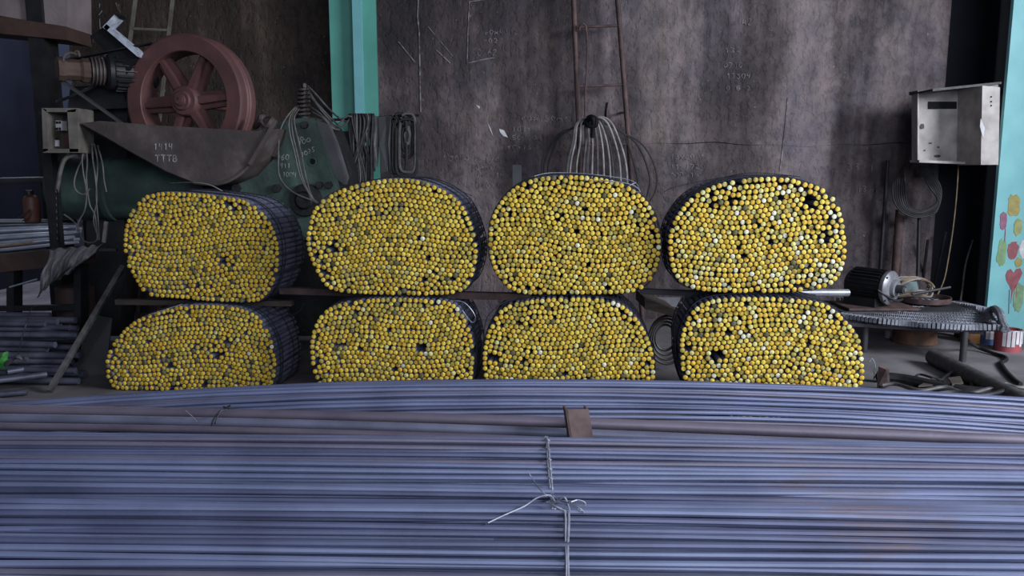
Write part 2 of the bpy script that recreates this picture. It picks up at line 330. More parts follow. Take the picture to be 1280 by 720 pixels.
# chalk strokes on a plane facing the camera
FONT = {'0': [[(.5, 1), (.1, .7), (.1, .3), (.5, 0), (.9, .3), (.9, .7), (.5, 1)]], '1': [[(.3, .75), (.6, 1), (.55, 0)]], '2': [[(.1, .8), (.5, 1), (.9, .75), (.1, 0), (.9, .05)]],
        '3': [[(.1, 1), (.9, .95), (.4, .6), (.9, .3), (.5, 0), (.1, .1)]], '4': [[(.2, 1), (.15, .45), (.9, .5)], [(.8, .9), (.7, 0)]], '5': [[(.9, 1), (.2, 1), (.2, .6), (.8, .5), (.7, .1), (.1, 0)]],
        '6': [[(.8, 1), (.2, .5), (.3, 0), (.8, .15), (.7, .5), (.2, .4)]], '7': [[(.1, 1), (.9, 1), (.4, 0)]], '8': [[(.5, .5), (.1, .8), (.5, 1), (.8, .8), (.1, .2), (.5, 0), (.9, .25), (.5, .5)]], '9': [[(.8, .6), (.3, .5), (.2, .9), (.7, 1), (.8, .6), (.6, 0)]],
        'x': [[(.1, .7), (.9, .1)], [(.9, .7), (.1, .1)]], '=': [[(.1, .6), (.9, .65)], [(.1, .3), (.9, .35)]], '+': [[(.1, .4), (.9, .45)], [(.5, .8), (.5, .05)]], '-': [[(.1, .45), (.9, .5)]],
        'T': [[(0, 1), (1, 1)], [(.5, 1), (.5, 0)]], 'B': [[(.15, 0), (.15, 1), (.7, .95), (.75, .6), (.2, .52), (.9, .4), (.8, .05), (.15, 0)]], 'm': [[(0, 0), (.1, .6), (.45, .5), (.5, 0), (.55, .5), (.9, .6), (1, 0)]], ' ': []}
def chalk_text(mb, txt, px, py, D, hpx, wpx, gap=1.35, r=.0022, jit=.06, slope=0):
    for i, ch in enumerate(txt):
        for st in FONT.get(ch, []):
            pts = []
            for (a, b) in st:
                q = P(px + (i * gap + a + random.uniform(-jit, jit)) * wpx, py + slope * i - (b + random.uniform(-jit, jit)) * hpx, D); q.y = D; pts.append(q)
            ribbon(mb, pts, r)
def ribbon(mb, pts, r):
    for a, b in zip(pts[:-1], pts[1:]):
        d = (b - a); 
        if d.length < 1e-5: continue
        d.normalize(); n = Vector((-d.z, 0, d.x)) * r
        mb.add([a - n, b - n, b + n, a + n], [(0, 1, 2, 3)])
cy = WY - .006
def line(mb, pts, D, r): 
    q = [P(x, y, D) for x, y in pts]; 
    for p_ in q: p_.y = D
    ribbon(mb, q, r)
c1 = MB(); line(c1, [(523, 0), (522, 20), (524, 40), (525, 90), (526, 140)], cy, .004); part('chalk_line', c1, M['chalk2'], wall, smooth=False)
c1 = MB(); line(c1, [(620, -2), (587, 2), (585, 40), (584, 79), (606, 74), (618, 72)], cy, .003); part('chalk_frame', c1, M['chalk2'], wall, smooth=False)
for y in (498, 522, 545, 560): pass
c1 = MB(); line(c1, [(498, 52), (519, 78)], cy, .0025); line(c1, [(545, 62), (563, 79)], cy, .003); line(c1, [(535, 33), (566, 70)], cy, .0015); part('chalk_scratch', c1, M['chalk2'], wall, smooth=False)
for t, x, y, h_, w_ in (('0 62', 597, 70, 9, 5), ('p-02', 598, 54, 6, 5), ('p-0x4318', 599, 43, 6, 5), ('60x150m', 651, 151, 6, 6), ('102x 1', 640, 164, 6, 5), ('50x00m', 640, 175, 6, 5), ('60x13', 634, 187, 6, 5), ('3040', 562, 201, 6, 5), ('0-120', 594, 202, 6, 5), ('0=40', 594, 212, 6, 5), ('0-1x14', 594, 222, 6, 5), ('040x1', 595, 235, 7, 5),
                        ('13x', 905, 66, 6, 6), ('0210', 905, 84, 6, 5), ('13304', 908, 98, 6, 5), ('0 8 2', 908, 113, 6, 5), ('33 1', 1059, 213, 9, 7), ('13x20 1', 838, 199, 6, 5), ('11x1720', 838, 211, 6, 5), ('133x1x', 838, 222, 6, 5), ('13 m', 1072, 240, 7, 5), ('6x', 975, 0, 8, 6), ('42', 928, 32, 8, 5)):
    mb = MB(); chalk_text(mb, t, x, y, cy, h_, w_, 1.25, .0017, .14); part('chalk_writing', mb, M['chalk2'], wall, smooth=False)
c1 = MB(); line(c1, [(985, 122), (981, 165), (975, 215)], cy, .003); part('chalk_line', c1, M['chalk2'], wall, smooth=False)
for pts in ([(609, 153), (613, 160), (617, 172), (613, 163), (611, 158)], [(624, 161), (630, 163), (635, 172), (629, 170), (625, 165)], [(595, 131), (600, 133), (599, 136)]):
    part('plaster_chip', MB().prism([P(x, y, WY - .004) for x, y in pts], (0, .004, 0)), M['white'], wall, smooth=False)
# chalk on brown wall
cb = WY + .24
mb = MB()
for _ in range(10):
    x, y = random.uniform(100, 150), random.uniform(2, 45); line(mb, [(x, y), (x + random.uniform(-8, 8), y + random.uniform(4, 14))], cb, .003)
part('chalk_scratch', mb, M['chalk2'], wl, smooth=False)

# ------------------------------------------------------------------ yellow-ended billet bundles
DIA = .0232; RAD = DIA * .49; YAW = R(5); BL = .34
AX = Vector((math.sin(YAW), math.cos(YAW), 0)); SX = Vector((math.cos(YAW), -math.sin(YAW), 0)); UP = Vector((0, 0, 1))
def rod_mesh(mb, o, ti, spin, ctilt, n=10, gi=8):
    """billet along AX from o; slot 0 = steel, slot ti = painted end"""
    u, v = SX, UP; vs = []; b = .0014
    for (off, r) in ((b, RAD), (0, RAD - b)):
        for i in range(n):
            t = 2 * math.pi * i / n + spin
            p = o + u * (r * math.cos(t)) + v * (r * math.sin(t)) + AX * (off + ctilt * r * math.cos(2 * math.pi * i / n))
            vs.append(p)
    for i in range(n):
        t = 2 * math.pi * i / n + spin; vs.append(o + u * (RAD * math.cos(t)) + v * (RAD * math.sin(t)) + AX * BL)
    side = [(i, (i + 1) % n, 2 * n + (i + 1) % n, 2 * n + i) for i in range(n)]
    bev = [(n + i, n + (i + 1) % n, (i + 1) % n, i) for i in range(n)]
    mb.add(vs, side + [tuple(2 * n + i for i in range(n))], 0)
    o_ = len(mb.v) - 3 * n
    fs = bev + [tuple(n + i for i in range(n))[::-1]]
    mb.f += [tuple(i + o_ for i in f) for f in fs]; mb.m += [gi] * len(bev) + [ti]
PROTO = []
for ti in range(len(TM)):
    row = []
    for k in range(4):
        mb = MB(); rod_mesh(mb, Vector((0, 0, 0)), 1, random.random() * 6, random.choice((.02, .06, .10)), gi=2)
        row.append(mesh_of('rod', mb, [M['rod_side'], TM[ti], M['end_rim']], Vector((0, 0, 0)), ang=50))
    PROTO.append(row)
def inside_sd(pt, poly):
    a = poly; b = np.roll(poly, -1, 0); ab = b - a
    ap = pt[:, None, :] - a[None]; t = np.clip((ap * ab).sum(2) / (ab * ab).sum(1), 0, 1)
    near = a[None] + ab[None] * t[..., None]; dv = pt[:, None, :] - near; dd = np.sqrt((dv * dv).sum(2)); k = dd.argmin(1); i = np.arange(len(pt))
    y = pt[:, 1][:, None]; x = pt[:, 0][:, None]
    c = (a[:, 1] > y) != (b[:, 1] > y); xi = a[:, 0] + (y - a[:, 1]) / (b[:, 1] - a[:, 1] + 1e-12) * ab[:, 0]
    ins = ((c & (x < xi)).sum(1) % 2) == 1
    return np.where(ins, 1, -1) * dd[i, k], near[i, k]
def pack(poly, seed):
    g = np.random.default_rng(seed); inset = RAD
    c = poly.mean(0); n = len(poly)
    tan = np.roll(poly, -1, 0) - np.roll(poly, 1, 0); nrm = np.stack([-tan[:, 1], tan[:, 0]], 1); nrm /= np.linalg.norm(nrm, axis=1)[:, None]
    if ((poly - c) * nrm).sum() > 0: nrm = -nrm
    ins = poly + nrm * inset
    seg = np.linalg.norm(np.roll(ins, -1, 0) - ins, axis=1); cum = np.r_[0, np.cumsum(seg)]; per = cum[-1]; k = int(per / (DIA * 1.06))
    ss = (np.arange(k) / k * per + g.uniform(-.1, .1, k) * DIA) % per; cl = np.r_[ins, ins[:1]]
    ring = np.stack([np.interp(ss, cum, cl[:, 0]), np.interp(ss, cum, cl[:, 1])], 1)
    lo, hi = poly.min(0), poly.max(0); pt = []
    p = DIA * .985; ry = p * math.sqrt(3) / 2; th = g.uniform(-.05, .05)
    for j in range(-60, 60):
        for i in range(-60, 60): pt.append(((i + .5 * (j % 2)) * p, j * ry))
    pt = np.array(pt); pt = pt @ np.array([[math.cos(th), math.sin(th)], [-math.sin(th), math.cos(th)]]) + c
    # bend the lattice so that it breaks into grains
    q = (pt - c) / (hi - lo); pt = pt + np.stack([np.sin(q[:, 1] * 9 + seed) * .016, np.sin(q[:, 0] * 7 + seed * 2) * .018], 1)
    pt += g.normal(0, .0038, pt.shape)
    sd, _ = inside_sd(pt, poly); pt = pt[sd > RAD * 2.1]
    for _ in range(g.integers(7, 11)):                      # missing billets
        h = pt[g.integers(len(pt))]; pt = pt[np.linalg.norm(pt - h, axis=1) > DIA * g.choice([.5, .5, .95])]
    ring += g.normal(0, .0022, ring.shape); ring = ring[g.random(len(ring)) > .06]; allp = np.r_[ring, pt]; nr = len(ring)
    for it in range(26):
        d = allp[:, None] - allp[None]; L2 = np.sqrt((d * d).sum(2)) + np.eye(len(allp)); ov = np.clip(DIA * .995 - L2, 0, None); np.fill_diagonal(ov, 0)
        mv = (d / L2[..., None] * ov[..., None]).sum(1) * .42
        allp = allp + mv
        sd, near = inside_sd(allp, poly); bad = sd < RAD * .92
        if bad.any():
            dirv = allp[bad] - near[bad]; dirv *= np.sign(sd[bad])[:, None]; dirv /= (np.linalg.norm(dirv, axis=1)[:, None] + 1e-9)
            allp[bad] = near[bad] + dirv * RAD * .92
    # drop the few that still overlap too much
    keep = np.ones(len(allp), bool)
    d = np.linalg.norm(allp[:, None] - allp[None], axis=2) + np.eye(len(allp))
    for i in range(len(allp)):
        if keep[i]:
            for j in np.where((d[i] < DIA * .76) & keep)[0]:
                if j != i: keep[j] = False
    return allp[keep]
def vnoise(x, z, s): return math.sin(x * 13 + s) * math.sin(z * 17 + s * 1.7) * .5 + math.sin(x * 29 + z * 23 + s * 3) * .3 + math.sin(x * 7 - z * 31 + s) * .3
BUN = [
 ('upper', 3.72, [(154,300),(160,270),(178,247),(200,240),(240,241),(280,245),(310,252),(333,270),(346,295),(349,325),(343,352),(330,372),(315,378),(270,377),(220,373),(185,369),(168,350),(157,325)],
  'bundle of yellow-ended steel rods in upper row, below the flywheel', (.46, .18, .20, .14, .01, .00, .02)),
 ('upper', 3.50, [(383,305),(388,270),(402,250),(430,235),(470,225),(510,223),(545,232),(575,252),(590,280),(597,310),(593,340),(580,363),(550,369),(500,369),(440,367),(410,360),(392,335)],
  'bundle of yellow-ended rods in upper row, below the hanging cable hanks', (.36, .28, .27, .05, .03, .003, .02)),
 ('upper', 3.42, [(610,300),(615,270),(632,243),(660,225),(700,219),(745,221),(785,232),(812,255),(824,285),(826,315),(818,345),(800,363),(765,368),(710,368),(650,367),(625,350),(613,325)],
  'bundle of yellow-ended rods in upper row, in front of the hoses on the ladder', (.34, .36, .22, .04, .04, .008, .01)),
 ('upper', 3.30, [(835,310),(840,280),(860,250),(890,232),(930,223),(975,221),(1010,228),(1038,241),(1052,265),(1058,300),(1056,330),(1045,352),(1020,363),(970,366),(910,366),(865,361),(843,345)],
  'bundle of yellow-ended rods in upper row with many whitish ends, nearest the electric motor', (.28, .30, .14, .05, .16, .07, .02)),
 ('lower', 3.70, [(132,458),(140,430),(165,403),(200,388),(235,381),(280,382),(310,388),(330,403),(342,430),(345,455),(342,478),(330,494),(300,500),(240,501),(175,500),(142,488)],
  'lopsided bundle of yellow-ended rods in lower row, leftmost, beside the leaning bar', (.42, .24, .24, .07, .02, .003, .03)),
 ('lower', 3.48, [(388,440),(390,415),(402,392),(425,379),(470,373),(520,373),(565,378),(583,400),(592,430),(592,460),(587,485),(570,504),(520,509),(450,509),(410,500),(393,470)],
  'bundle of yellow-ended rods in lower row, second from the left', (.36, .30, .25, .05, .03, .004, .02)),
 ('lower', 3.40, [(603,455),(606,425),(617,398),(635,381),(680,373),(730,372),(770,377),(795,396),(812,425),(819,455),(816,485),(800,506),(750,513),(680,513),(625,506),(608,480)],
  'bundle of yellow-ended rods in lower row, directly behind the brown channel stake', (.32, .38, .20, .04, .05, .012, .02)),
 ('lower', 3.28, [(850,440),(852,415),(865,388),(890,374),(940,371),(990,373),(1030,379),(1053,395),(1073,420),(1080,450),(1078,482),(1062,508),(1010,521),(930,521),(875,512),(855,478)],
  'bundle of yellow-ended rods in lower row, rightmost, beside the woven grey mat', (.29, .36, .17, .05, .10, .03, .02)),
]
BDATA = []
for bi, (rowname, D0, poly_px, label, wts) in enumerate(BUN):
    cx = sum(p[0] for p in poly_px) / len(poly_px); cyy = sum(p[1] for p in poly_px) / len(poly_px)
    o = P(cx, cyy, D0)
    def onface(px, py):
        d = ray(px, py); t = (o - CAM).dot(AX) / d.dot(AX); q = CAM + d * t - o; return (q.dot(SX), q.z)
    pts = [Vector((*onface(*p), 0)) for p in poly_px]; sm = catmull(pts, 4, True); poly = np.array([(p.x, p.y) for p in sm])
    if rowname == 'lower': poly[:, 1] = np.maximum(poly[:, 1], -o.z + .004)
    rods = pack(poly, bi + 3)
    zmin = poly[:, 1].min() + o.z
    root = thing('rod_bundle', label, 'rod bundle', Vector((o.x, o.y, zmin)) + AX * (BL / 2), 'bundles of yellow-ended rods')
    order = sorted(range(len(rods)), key=lambda i: -rods[i][1])
    rest = MB(); wts = np.array(wts); wts = wts / wts.sum()
    for rank, i in enumerate(order):
        x, z = rods[i]; q = vnoise(x * 1.6, z * 1.6, bi * 2.1)
        ww = wts.copy(); ww[2] *= math.exp(1.3 * q - .2); ww[3] *= math.exp(-1.8 * q - .5) * (1.8 if x < -.12 else 1); ww[5] *= math.exp(3 * x + 2 * z); ww[6] *= math.exp(1.5 * q); ww /= ww.sum()
        ti = int(rng.choice(len(TM), p=ww))
        dep = float(np.clip(rng.normal(0, .0035), -.011, .011)) + (.02 if rng.random() < .012 else 0)
        base = o + SX * x + UP * z + AX * dep
        if rank < 300:
            ob = bpy.data.objects.new('rod', PROTO[ti][int(rng.integers(4))]); COL.objects.link(ob); ob.parent = root
            ob.location = base - ORG[root]
        else: rod_mesh(rest, base, ti + 1, random.random() * 6, random.choice((.02, .06, .10)))
    part('rods', rest, [M['rod_side']] + TM + [M['end_rim']], root, 'the remaining tightly packed rods of the bundle', 'stuff', recalc=False, ang=50)
    # binding wires
    for k, f in enumerate((.13, .22, .62, .9)):
        loop = []
        n = len(poly); cc = poly.mean(0); ph = random.random() * 6
        for i in range(0, n, 2):
            dv = poly[i] - cc; dv = dv / np.linalg.norm(dv)
            q = poly[i] + dv * (.002 + .0018 * (1 + math.sin(i * .4 + ph)))
            if rowname == 'lower': q[1] = max(q[1], -o.z + .003)
            loop.append(o + SX * q[0] + UP * q[1] + AX * (BL * f + .008 * math.sin(i * .25 + ph * 2)))
        part('binding_wire', MB().tube(catmull(loop, 2, True), .0024, 5, closed=True), M['wire_dark'], root)
    BDATA.append((root, o, poly))
# loose wire tails rising over some bundles
def tail(bi, pts, r=.0018, m='wire_dark'):
    root = BDATA[bi][0]; part('wire_tail', MB().tube(catmull([P(*p) for p in pts], 5), r, 5), M[m], root)
tail(3, [(833, 252, 3.4), (829, 243, 3.42), (840, 235, 3.42), (880, 226, 3.42), (930, 219, 3.4), (985, 220, 3.4)])
tail(3, [(850, 246, 3.35), (890, 226, 3.38), (940, 216, 3.38), (1000, 221, 3.36)])
tail(2, [(665, 221, 3.44), (690, 216, 3.5), (740, 218, 3.5), (790, 226, 3.5), (800, 240, 3.46)], m='wire_light')
tail(2, [(735, 226, 3.4), (760, 226, 3.40), (790, 231, 3.43), (800, 240, 3.43), (782, 236, 3.43), (795, 228, 3.45)], m='wire_light')
tail(1, [(486, 214, 3.62), (500, 222, 3.56), (540, 224, 3.55), (590, 245, 3.56)])
tail(5, [(560, 376, 3.5), (580, 378, 3.5), (594, 395, 3.5), (590, 403, 3.5), (578, 388, 3.48)], m='wire_light')
tail(6, [(605, 415, 3.46), (610, 395, 3.46), (630, 378, 3.46), (655, 371, 3.48)])
tail(4, [(182, 395, 3.70), (210, 386, 3.72), (228, 380, 3.74)], m='wire_light')
tail(4, [(315, 388, 3.74), (330, 382, 3.76), (340, 392, 3.78), (370, 392, 3.82), (380, 378, 3.84)], m='wire_dark')
# bearers between the two rows
def bearer(a, b, w_, h_, m, label): return single('bearer_bar', MB().bar(a, b, w_, h_), m, label, 'bar', 'bearers between the two rows', bevel=.002)
bearer(P(352, 363, 3.78), P(665, 371, 3.50), .05, .030, M['rust'], 'long flat rusty bearer bar between second bundles of both rows')
bearer(P(146, 377, 3.86), P(366, 379, 3.82), .04, .026, M['wood'], 'short brown bearer bar under the upper left bundle')
bearer(P(800, 364, 3.60), P(1020, 372, 3.42), .04, .024, M['plate'], 'flat grey bearer bar showing between the third and fourth bundles')
single('steel_pipe', MB().cyl(P(985, 366, 3.52), P(1060, 366, 3.6), .017, n=14), M['alu'], 'short grey pipe poking out right of upper fourth bundle', 'pipe')

# ------------------------------------------------------------------ foreground rod stacks
def rod_path(Y, z, slope, amp, ph, sag, x0=-2.6, x1=2.6, n=15, xc=.2, sl=0):
    pts = []
    for i in range(n):
        x = x0 + (x1 - x0) * i / (n - 1)
        pts.append(Vector((x, Y + slope * x + amp * math.sin(x * 1.3 + ph), z - sag * (x - xc) ** 2 + sl * x + .003 * math.sin(x * 2.1 + ph * 3))))
    return pts
RM = [M['rod1'], M['rod2'], M['rod3'], M['rod4']]
def curve_at(curve, pitch):
    """points spaced by pitch along a (Y,Z) polyline, with outward normals"""
    c = catmull([Vector((a, b, 0)) for a, b in curve], 12); out = []; acc = 0
    for p, q in zip(c[:-1], c[1:]):
        L_ = (q - p).length
        while acc <= L_:
            t = (q - p) / L_; out.append((p + t * acc, Vector((t.y, -t.x, 0)))); acc += pitch
        acc -= L_
    return out
def rods_bundle(name, label, curve, layers, pitch, r, sag, sl, wts, loc, slope=.0, x0=-2.6, x1=2.6, spread=.0045):
    root = thing(name, label, 'rod bundle', loc, 'bundles of long steel rods')
    for L_ in range(layers):
        for (p, nn) in curve_at(curve, pitch):
            if nn.y < -.1: nn = -nn
            q = p - nn * (L_ * pitch * .9)
            Y = q.x + random.uniform(-.0015, .0015) + (pitch * .5 if L_ % 2 else 0); z = q.y + random.uniform(-.004, .0045)
            if z < .05 or (L_ == 0 and random.random() < .05): continue
            mb = MB().tube(rod_path(Y, z, slope + random.gauss(0, spread), random.uniform(.0, .012), random.random() * 6, sag, x0 + random.uniform(-.12, .12), x1 + random.uniform(-.12, .12), sl=sl), r * random.uniform(.95, 1.05), 8)
            part('rod', mb, random.choices(RM, wts)[0], root)
    return root
cA = [(2.13, 0.298), (2.08, 0.328), (2.02, 0.335), (1.96, 0.308), (1.88, 0.258), (1.8, 0.198), (1.75, 0.148)]
cB = [(1.76, .275), (1.70, .300), (1.64, .270), (1.58, .205), (1.51, .115), (1.46, .05)]
cC = [(3.0, 0.214), (2.94, 0.254), (2.88, 0.275), (2.81, 0.275), (2.765, 0.239), (2.725, 0.194), (2.7, 0.149)]
f1 = rods_bundle('long_rod_bundle', 'wide bundle of long blue-grey rods with a pale wire knot, just before the violet bars', cA, 3, .0166, .0075, .002, -.009, (4, 4, 1.3, 2.5), (0, 1.95, .05), slope=-.009, spread=.0065)
f2 = rods_bundle('long_rod_bundle', 'bundle of long blue-grey rods nearest the camera, along the bottom edge', cB, 3, .0172, .0077, .002, -.008, (4, 3, 2.2, 2.5), (0, 1.6, .05), slope=-.010, spread=.0085)
f3 = rods_bundle('long_rod_bundle', 'sagging bundle of long blue-grey rods in front of the yellow-ended lower row', cC, 3, .0164, .0074, .021, -.002, (4, 5, 1, 2), (0, 2.85, .05), slope=-.004)
def prof(curve):
    c = catmull([Vector((a, b, 0)) for a, b in curve], 12); ys = [p.x for p in c][::-1]; zs_ = [p.y for p in c][::-1]
    return lambda Y: float(np.interp(Y, ys, zs_, left=-1, right=-1))
fA, fB = prof(cA), prof(cB)
# thick bars in the trough
def thick(pts, r, m, label):
    q = [G(x, y, z) for x, y, z in pts]; single('thick_bar', MB().tube(catmull(q, 6), r, 12), m, label, 'bar', 'thick bars in the trough')
thick([(-330, 506, .20), (0, 512, .215), (320, 518, .225), (640, 526, .235), (960, 538, .225), (1280, 551, .21), (1560, 562, .20)], .0185, M['rusty_bar'], 'thickest rusty violet bar lying in the trough behind the channel stake')
thick([(-330, 520, .20), (0, 523, .215), (320, 529, .225), (640, 539, .23), (960, 552, .22), (1280, 564, .21), (1560, 574, .20)], .0165, M['bluish_bar'], 'blue-grey bar in front of the thick violet bar')
thick([(-330, 529, .23), (0, 533, .24), (200, 536, .245), (400, 541, .245), (560, 546, .24), (690, 551, .235)], .012, M['rusty_bar'], 'thin violet bar tucked against the wired front rod bundle')
thick([(-330, 497, .17), (0, 502, .19), (200, 505, .20), (420, 510, .195), (700, 516, .17)], .013, M['rusty_bar'], 'thin violet bar crossing the left end of the rear rods')
# rack under the rods with a channel stake
rk = thing('rod_rack', 'brown channel stake standing up between the long rod bundles', 'rack', (.2, 2.0, 0))
for x in (-1.9, .22, 1.9): part('cross_beam', MB().box((x, 2.25, .02), (.09, 1.7, .04)), M['stake'], rk, bevel=.004)
for x in (-1.9, .22, 1.9): part('riser', MB().box((x, 2.50, .11), (.05, .28, .14)), M['stake'], rk)
tl, tr, br, bl = P(707, 512, 2.37), P(736, 512, 2.37), P(742, 552, 2.31), P(713, 552, 2.31)
dn = (bl - tl).normalized(); ext = (0.045 - bl.z) / dn.z
bl2, br2 = bl + dn * ext, br + dn * ext; bk = Vector((-.006, .05, -.001)); th = .006
part('stake_face', MB().prism([tl, tr, br2, bl2], (0, .006, .0015)), M['stake'], rk, bevel=.0012)
part('stake_flange', MB().prism([tl, tl + Vector((.006, 0, 0)), bl2 + Vector((.006, 0, 0)), bl2], bk), M['stake'], rk)
part('stake_flange', MB().prism([tr - Vector((.006, 0, 0)), tr, br2, br2 - Vector((.006, 0, 0))], bk), M['stake'], rk)
# wires of the front bundle
def on_f(px, py, lift=.016):
    d = ray(px, py); best = None
    for k in range(900):
        t = 1.2 + k * .0015; q = CAM + d * t
        zs_ = max(fA(q.y), fB(q.y)) + lift
        if q.z <= zs_: return q
    return CAM + d * 2.0
def fw(root, pts, r=.0021, lift=.012, name='binding_wire', m='wire_light'):
    part(name, MB().tube(catmull([on_f(x, y, lift) if len(p) == 2 else on_f(x, y, p[2]) for p in pts for x, y in [p[:2]]], 5), r, 6), M[m], root)
fw(f1, [(682, 546), (684, 560), (685, 580), (687, 600), (689, 622), (691, 636)], .0028)
fw(f1, [(684, 546), (686, 562), (688, 585), (690, 605), (692, 622), (694, 636)], .0022, .014)
for k in range(5):
    y = 548 + k * 12; fw(f1, [(681 + k, y), (684 + k, y + 1.5, .017), (687 + k, y + 3)], .002, .012, 'wire_twist')
fw(f2, [(706, 638), (707, 650), (707, 675), (708, 700), (708, 724)], .0024, .021)
fw(f2, [(711, 638), (711, 655), (710, 680), (710, 700), (711, 724)], .0024, .021)
fw(f1, [(607, 655, .014), (630, 644, .016), (655, 633, .02), (672, 622, .035), (687, 619, .04), (693, 626, .02)], .0019, name='wire_tail')
fw(f1, [(659, 588, .06), (668, 602, .05), (678, 615, .035), (690, 622, .02)], .0012, name='wire_tail')
fw(f1, [(684, 628, .02), (695, 633, .03), (706, 638, .02)], .0022, name='wire_tail')
fw(f1, [(690, 630, .02), (700, 624, .04), (706, 622, .05), (711, 634, .03), (712, 641, .02)], .0019, name='wire_tail')
fw(f1, [(693, 622, .02), (708, 628, .035), (722, 625, .045), (731, 628, .04), (730, 632, .03), (718, 630, .03), (707, 632, .02)], .0017, name='wire_tail')
fw(f1, [(700, 630, .02), (718, 632, .03), (727, 637, .03), (729, 641, .02), (722, 636, .03)], .0017, name='wire_tail')
tw = MB(); tw.tube(catmull([G(264, 536, .235), G(266, 526, .25), G(272, 517, .26), G(280, 511, .27), G(288, 507, .28)], 5), .003, 5); tw.tube(catmull([G(268, 530, .24), G(276, 514, .27), G(286, 512, .27), G(279, 508, .28), G(290, 511, .27)], 5), .002, 5)
single('wire_tie', tw, M['wire_dark'], 'dark twisted wire tie over the thick bars at left', 'wire')
single('wire_tie', MB().tube([G(232, 513, .26), G(240, 520, .25), G(246, 527, .24)], .0015, 5), M['wire_light'], 'short straight pale wire end lying on the thick bars', 'wire')

# ------------------------------------------------------------------ ladder and hoses on the back wall
def T(pts, k=6): return catmull([P(*p) for p in pts], k)
LY = 5.46
ld = thing('wall_ladder', 'rusty pipe ladder fixed upright to the sooty wall behind the hoses', 'ladder', (P(752, 200, LY).x, LY, 0))
def to_floor(a, b): d = b - a; return a + d * ((0.0 - a.z) / d.z)
for (a, b) in (((717, 0), (725, 200)), ((772, 0), (788, 205))):
    A, B = P(*a, LY), P(*b, LY); part('rail', MB().cyl(A + (A - B) * .8, to_floor(A, B), .017, n=12), M['rust'], ld)
for y, x0, x1 in ((-42, 716, 770), (33, 719, 774), (107, 722, 779), (181, 725, 786), (255, 727, 790)): part('rung', MB().cyl(P(x0, y + 1, LY), P(x1, y - 1, LY), .009, n=10), M['rust'], ld)
for y in (-60, 140): part('wall_bracket', MB().bar(P(780, y, LY), P(780, y, WY), .03, .008), M['rust'], ld)
single('hooked_rod', MB().tube(T([(724, 38, 5.43), (725, 33, 5.42), (728, 30, 5.41), (731, 31, 5.41), (733, 38, 5.41), (734, 70, 5.41), (732, 110, 5.40), (731, 155, 5.40)]), .0065, 8), M['rust'], 'thin rusty rod with a hooked top hanging on the ladder', 'rod')
hk = thing('hose_hank', 'hank of greyish hoses tied at top and spreading from the ladder', 'hose', P(745, 230, 5.34))
part('tie', MB().tube(T([(732, 150, 5.36), (738, 146, 5.27), (745, 149, 5.23), (744, 157, 5.23), (736, 157, 5.24), (733, 151, 5.26), (741, 148, 5.22), (741, 162, 5.24), (740, 172, 5.25)]), .015, 8), M['black'], hk)
part('hook', MB().tube(T([(757, 147, 5.45), (757, 140, 5.36), (758, 134, 5.34), (759, 128, 5.34)]), .008, 7), M['black'], hk)
ends = [(708, 222), (712, 224), (720, 222), (729, 228), (734, 225), (740, 228), (747, 226), (755, 228), (763, 226), (767, 228), (776, 226), (784, 225)]
for i, (ex, ey) in enumerate(ends):
    d = 5.28 + .007 * (i % 5); side = ex - 743; k = 740 + side * .06
    top = 149 - (i * 5 % 4)
    pts = [(k, top + 6, d + .02), (k + side * .18, top, d), (k + side * .52, top + 7, d - .02), (ex - side * .22, 178, d - .02), (ex - side * .05, 203, d - .01), (ex, ey + 5, d), (ex + random.uniform(-3, 3), ey + 28, d + .01)]
    part('hose', MB().tube(T(pts), .0070 if i % 3 else .0085, 8), M['hose'] if i % 3 else M['cable_g'], hk)
cl = thing('cable_loop', 'wide black cable loops hanging behind the hose hank', 'cable', P(745, 260, 5.36))
for dx, r in ((0, .006), (5, .006), (-3, .005)):
    part('cable', MB().tube(T([(738, 150, 5.36), (722, 158 - dx * .3, 5.36), (700, 168 + dx * .6, 5.37), (686 + dx, 188, 5.38), (680 + dx, 215, 5.38), (690 + dx, 255, 5.38), (740, 285, 5.36), (798 - dx * 2, 258, 5.36), (812 - dx * 3, 230, 5.36), (806 - dx * 3, 200, 5.36), (794 - dx * 2, 178, 5.36), (778, 166, 5.36), (752, 152, 5.35)]), r, 7), M['cable'], cl)
single('post', MB().prism([P(640, 206, 4.5), P(652, 206, 4.5), Vector((P(652, 206, 4.5).x, 4.5, 0)), Vector((P(640, 206, 4.5).x, 4.5, 0))], (0, .05, 0)), M['plate'], 'short dark upright post end showing left of the third upper bundle', 'post', bevel=.003)

# ------------------------------------------------------------------ hanging hanks beside the teal column
HY = 4.9
rl = thing('hanging_rail', 'thin dark rail carrying cable hanks in front of the teal column', 'rail', P(470, 150, HY))
part('bar', MB().cyl(P(412, 150, HY), P(524, 144, HY), .008, n=8), M['mdark'], rl)
part('bracket', MB().bar(P(452, 148, HY), P(452, 148, WY - .02), .03, .01), M['mdark'], rl)
part('stay', MB().prism([P(420, 165, HY + .06), P(445, 163, HY + .06), P(447, 180, HY + .06), P(420, 182, HY + .06)], (0, .03, 0)), M['mdark'], rl, smooth=False)
h1 = thing('cable_hank', 'dense hank of thin dark cables hanging left on the rail', 'cable', P(450, 225, HY))
for i in range(28):
    x = 436 + i * 1.1; d = HY - .02 - .012 * (i % 3); e = 438 + (i * 7 % 23) * 1.25; j = random.uniform(-3, 3)
    part('cable', MB().tube(T([(x, 149, d + .03), (x + 1, 143, d), (x + 2 + j, 155, d - .01), ((x + e) / 2 + j, 185, d - .01), (e, 215, d), (e + j, 235, d)], 4), .0075, 6), M['cable'] if i % 4 else M['cable_g'], h1)
h2 = thing('strap_hank', 'flat grey rubber straps folded over the rail', 'strap', P(475, 225, HY))
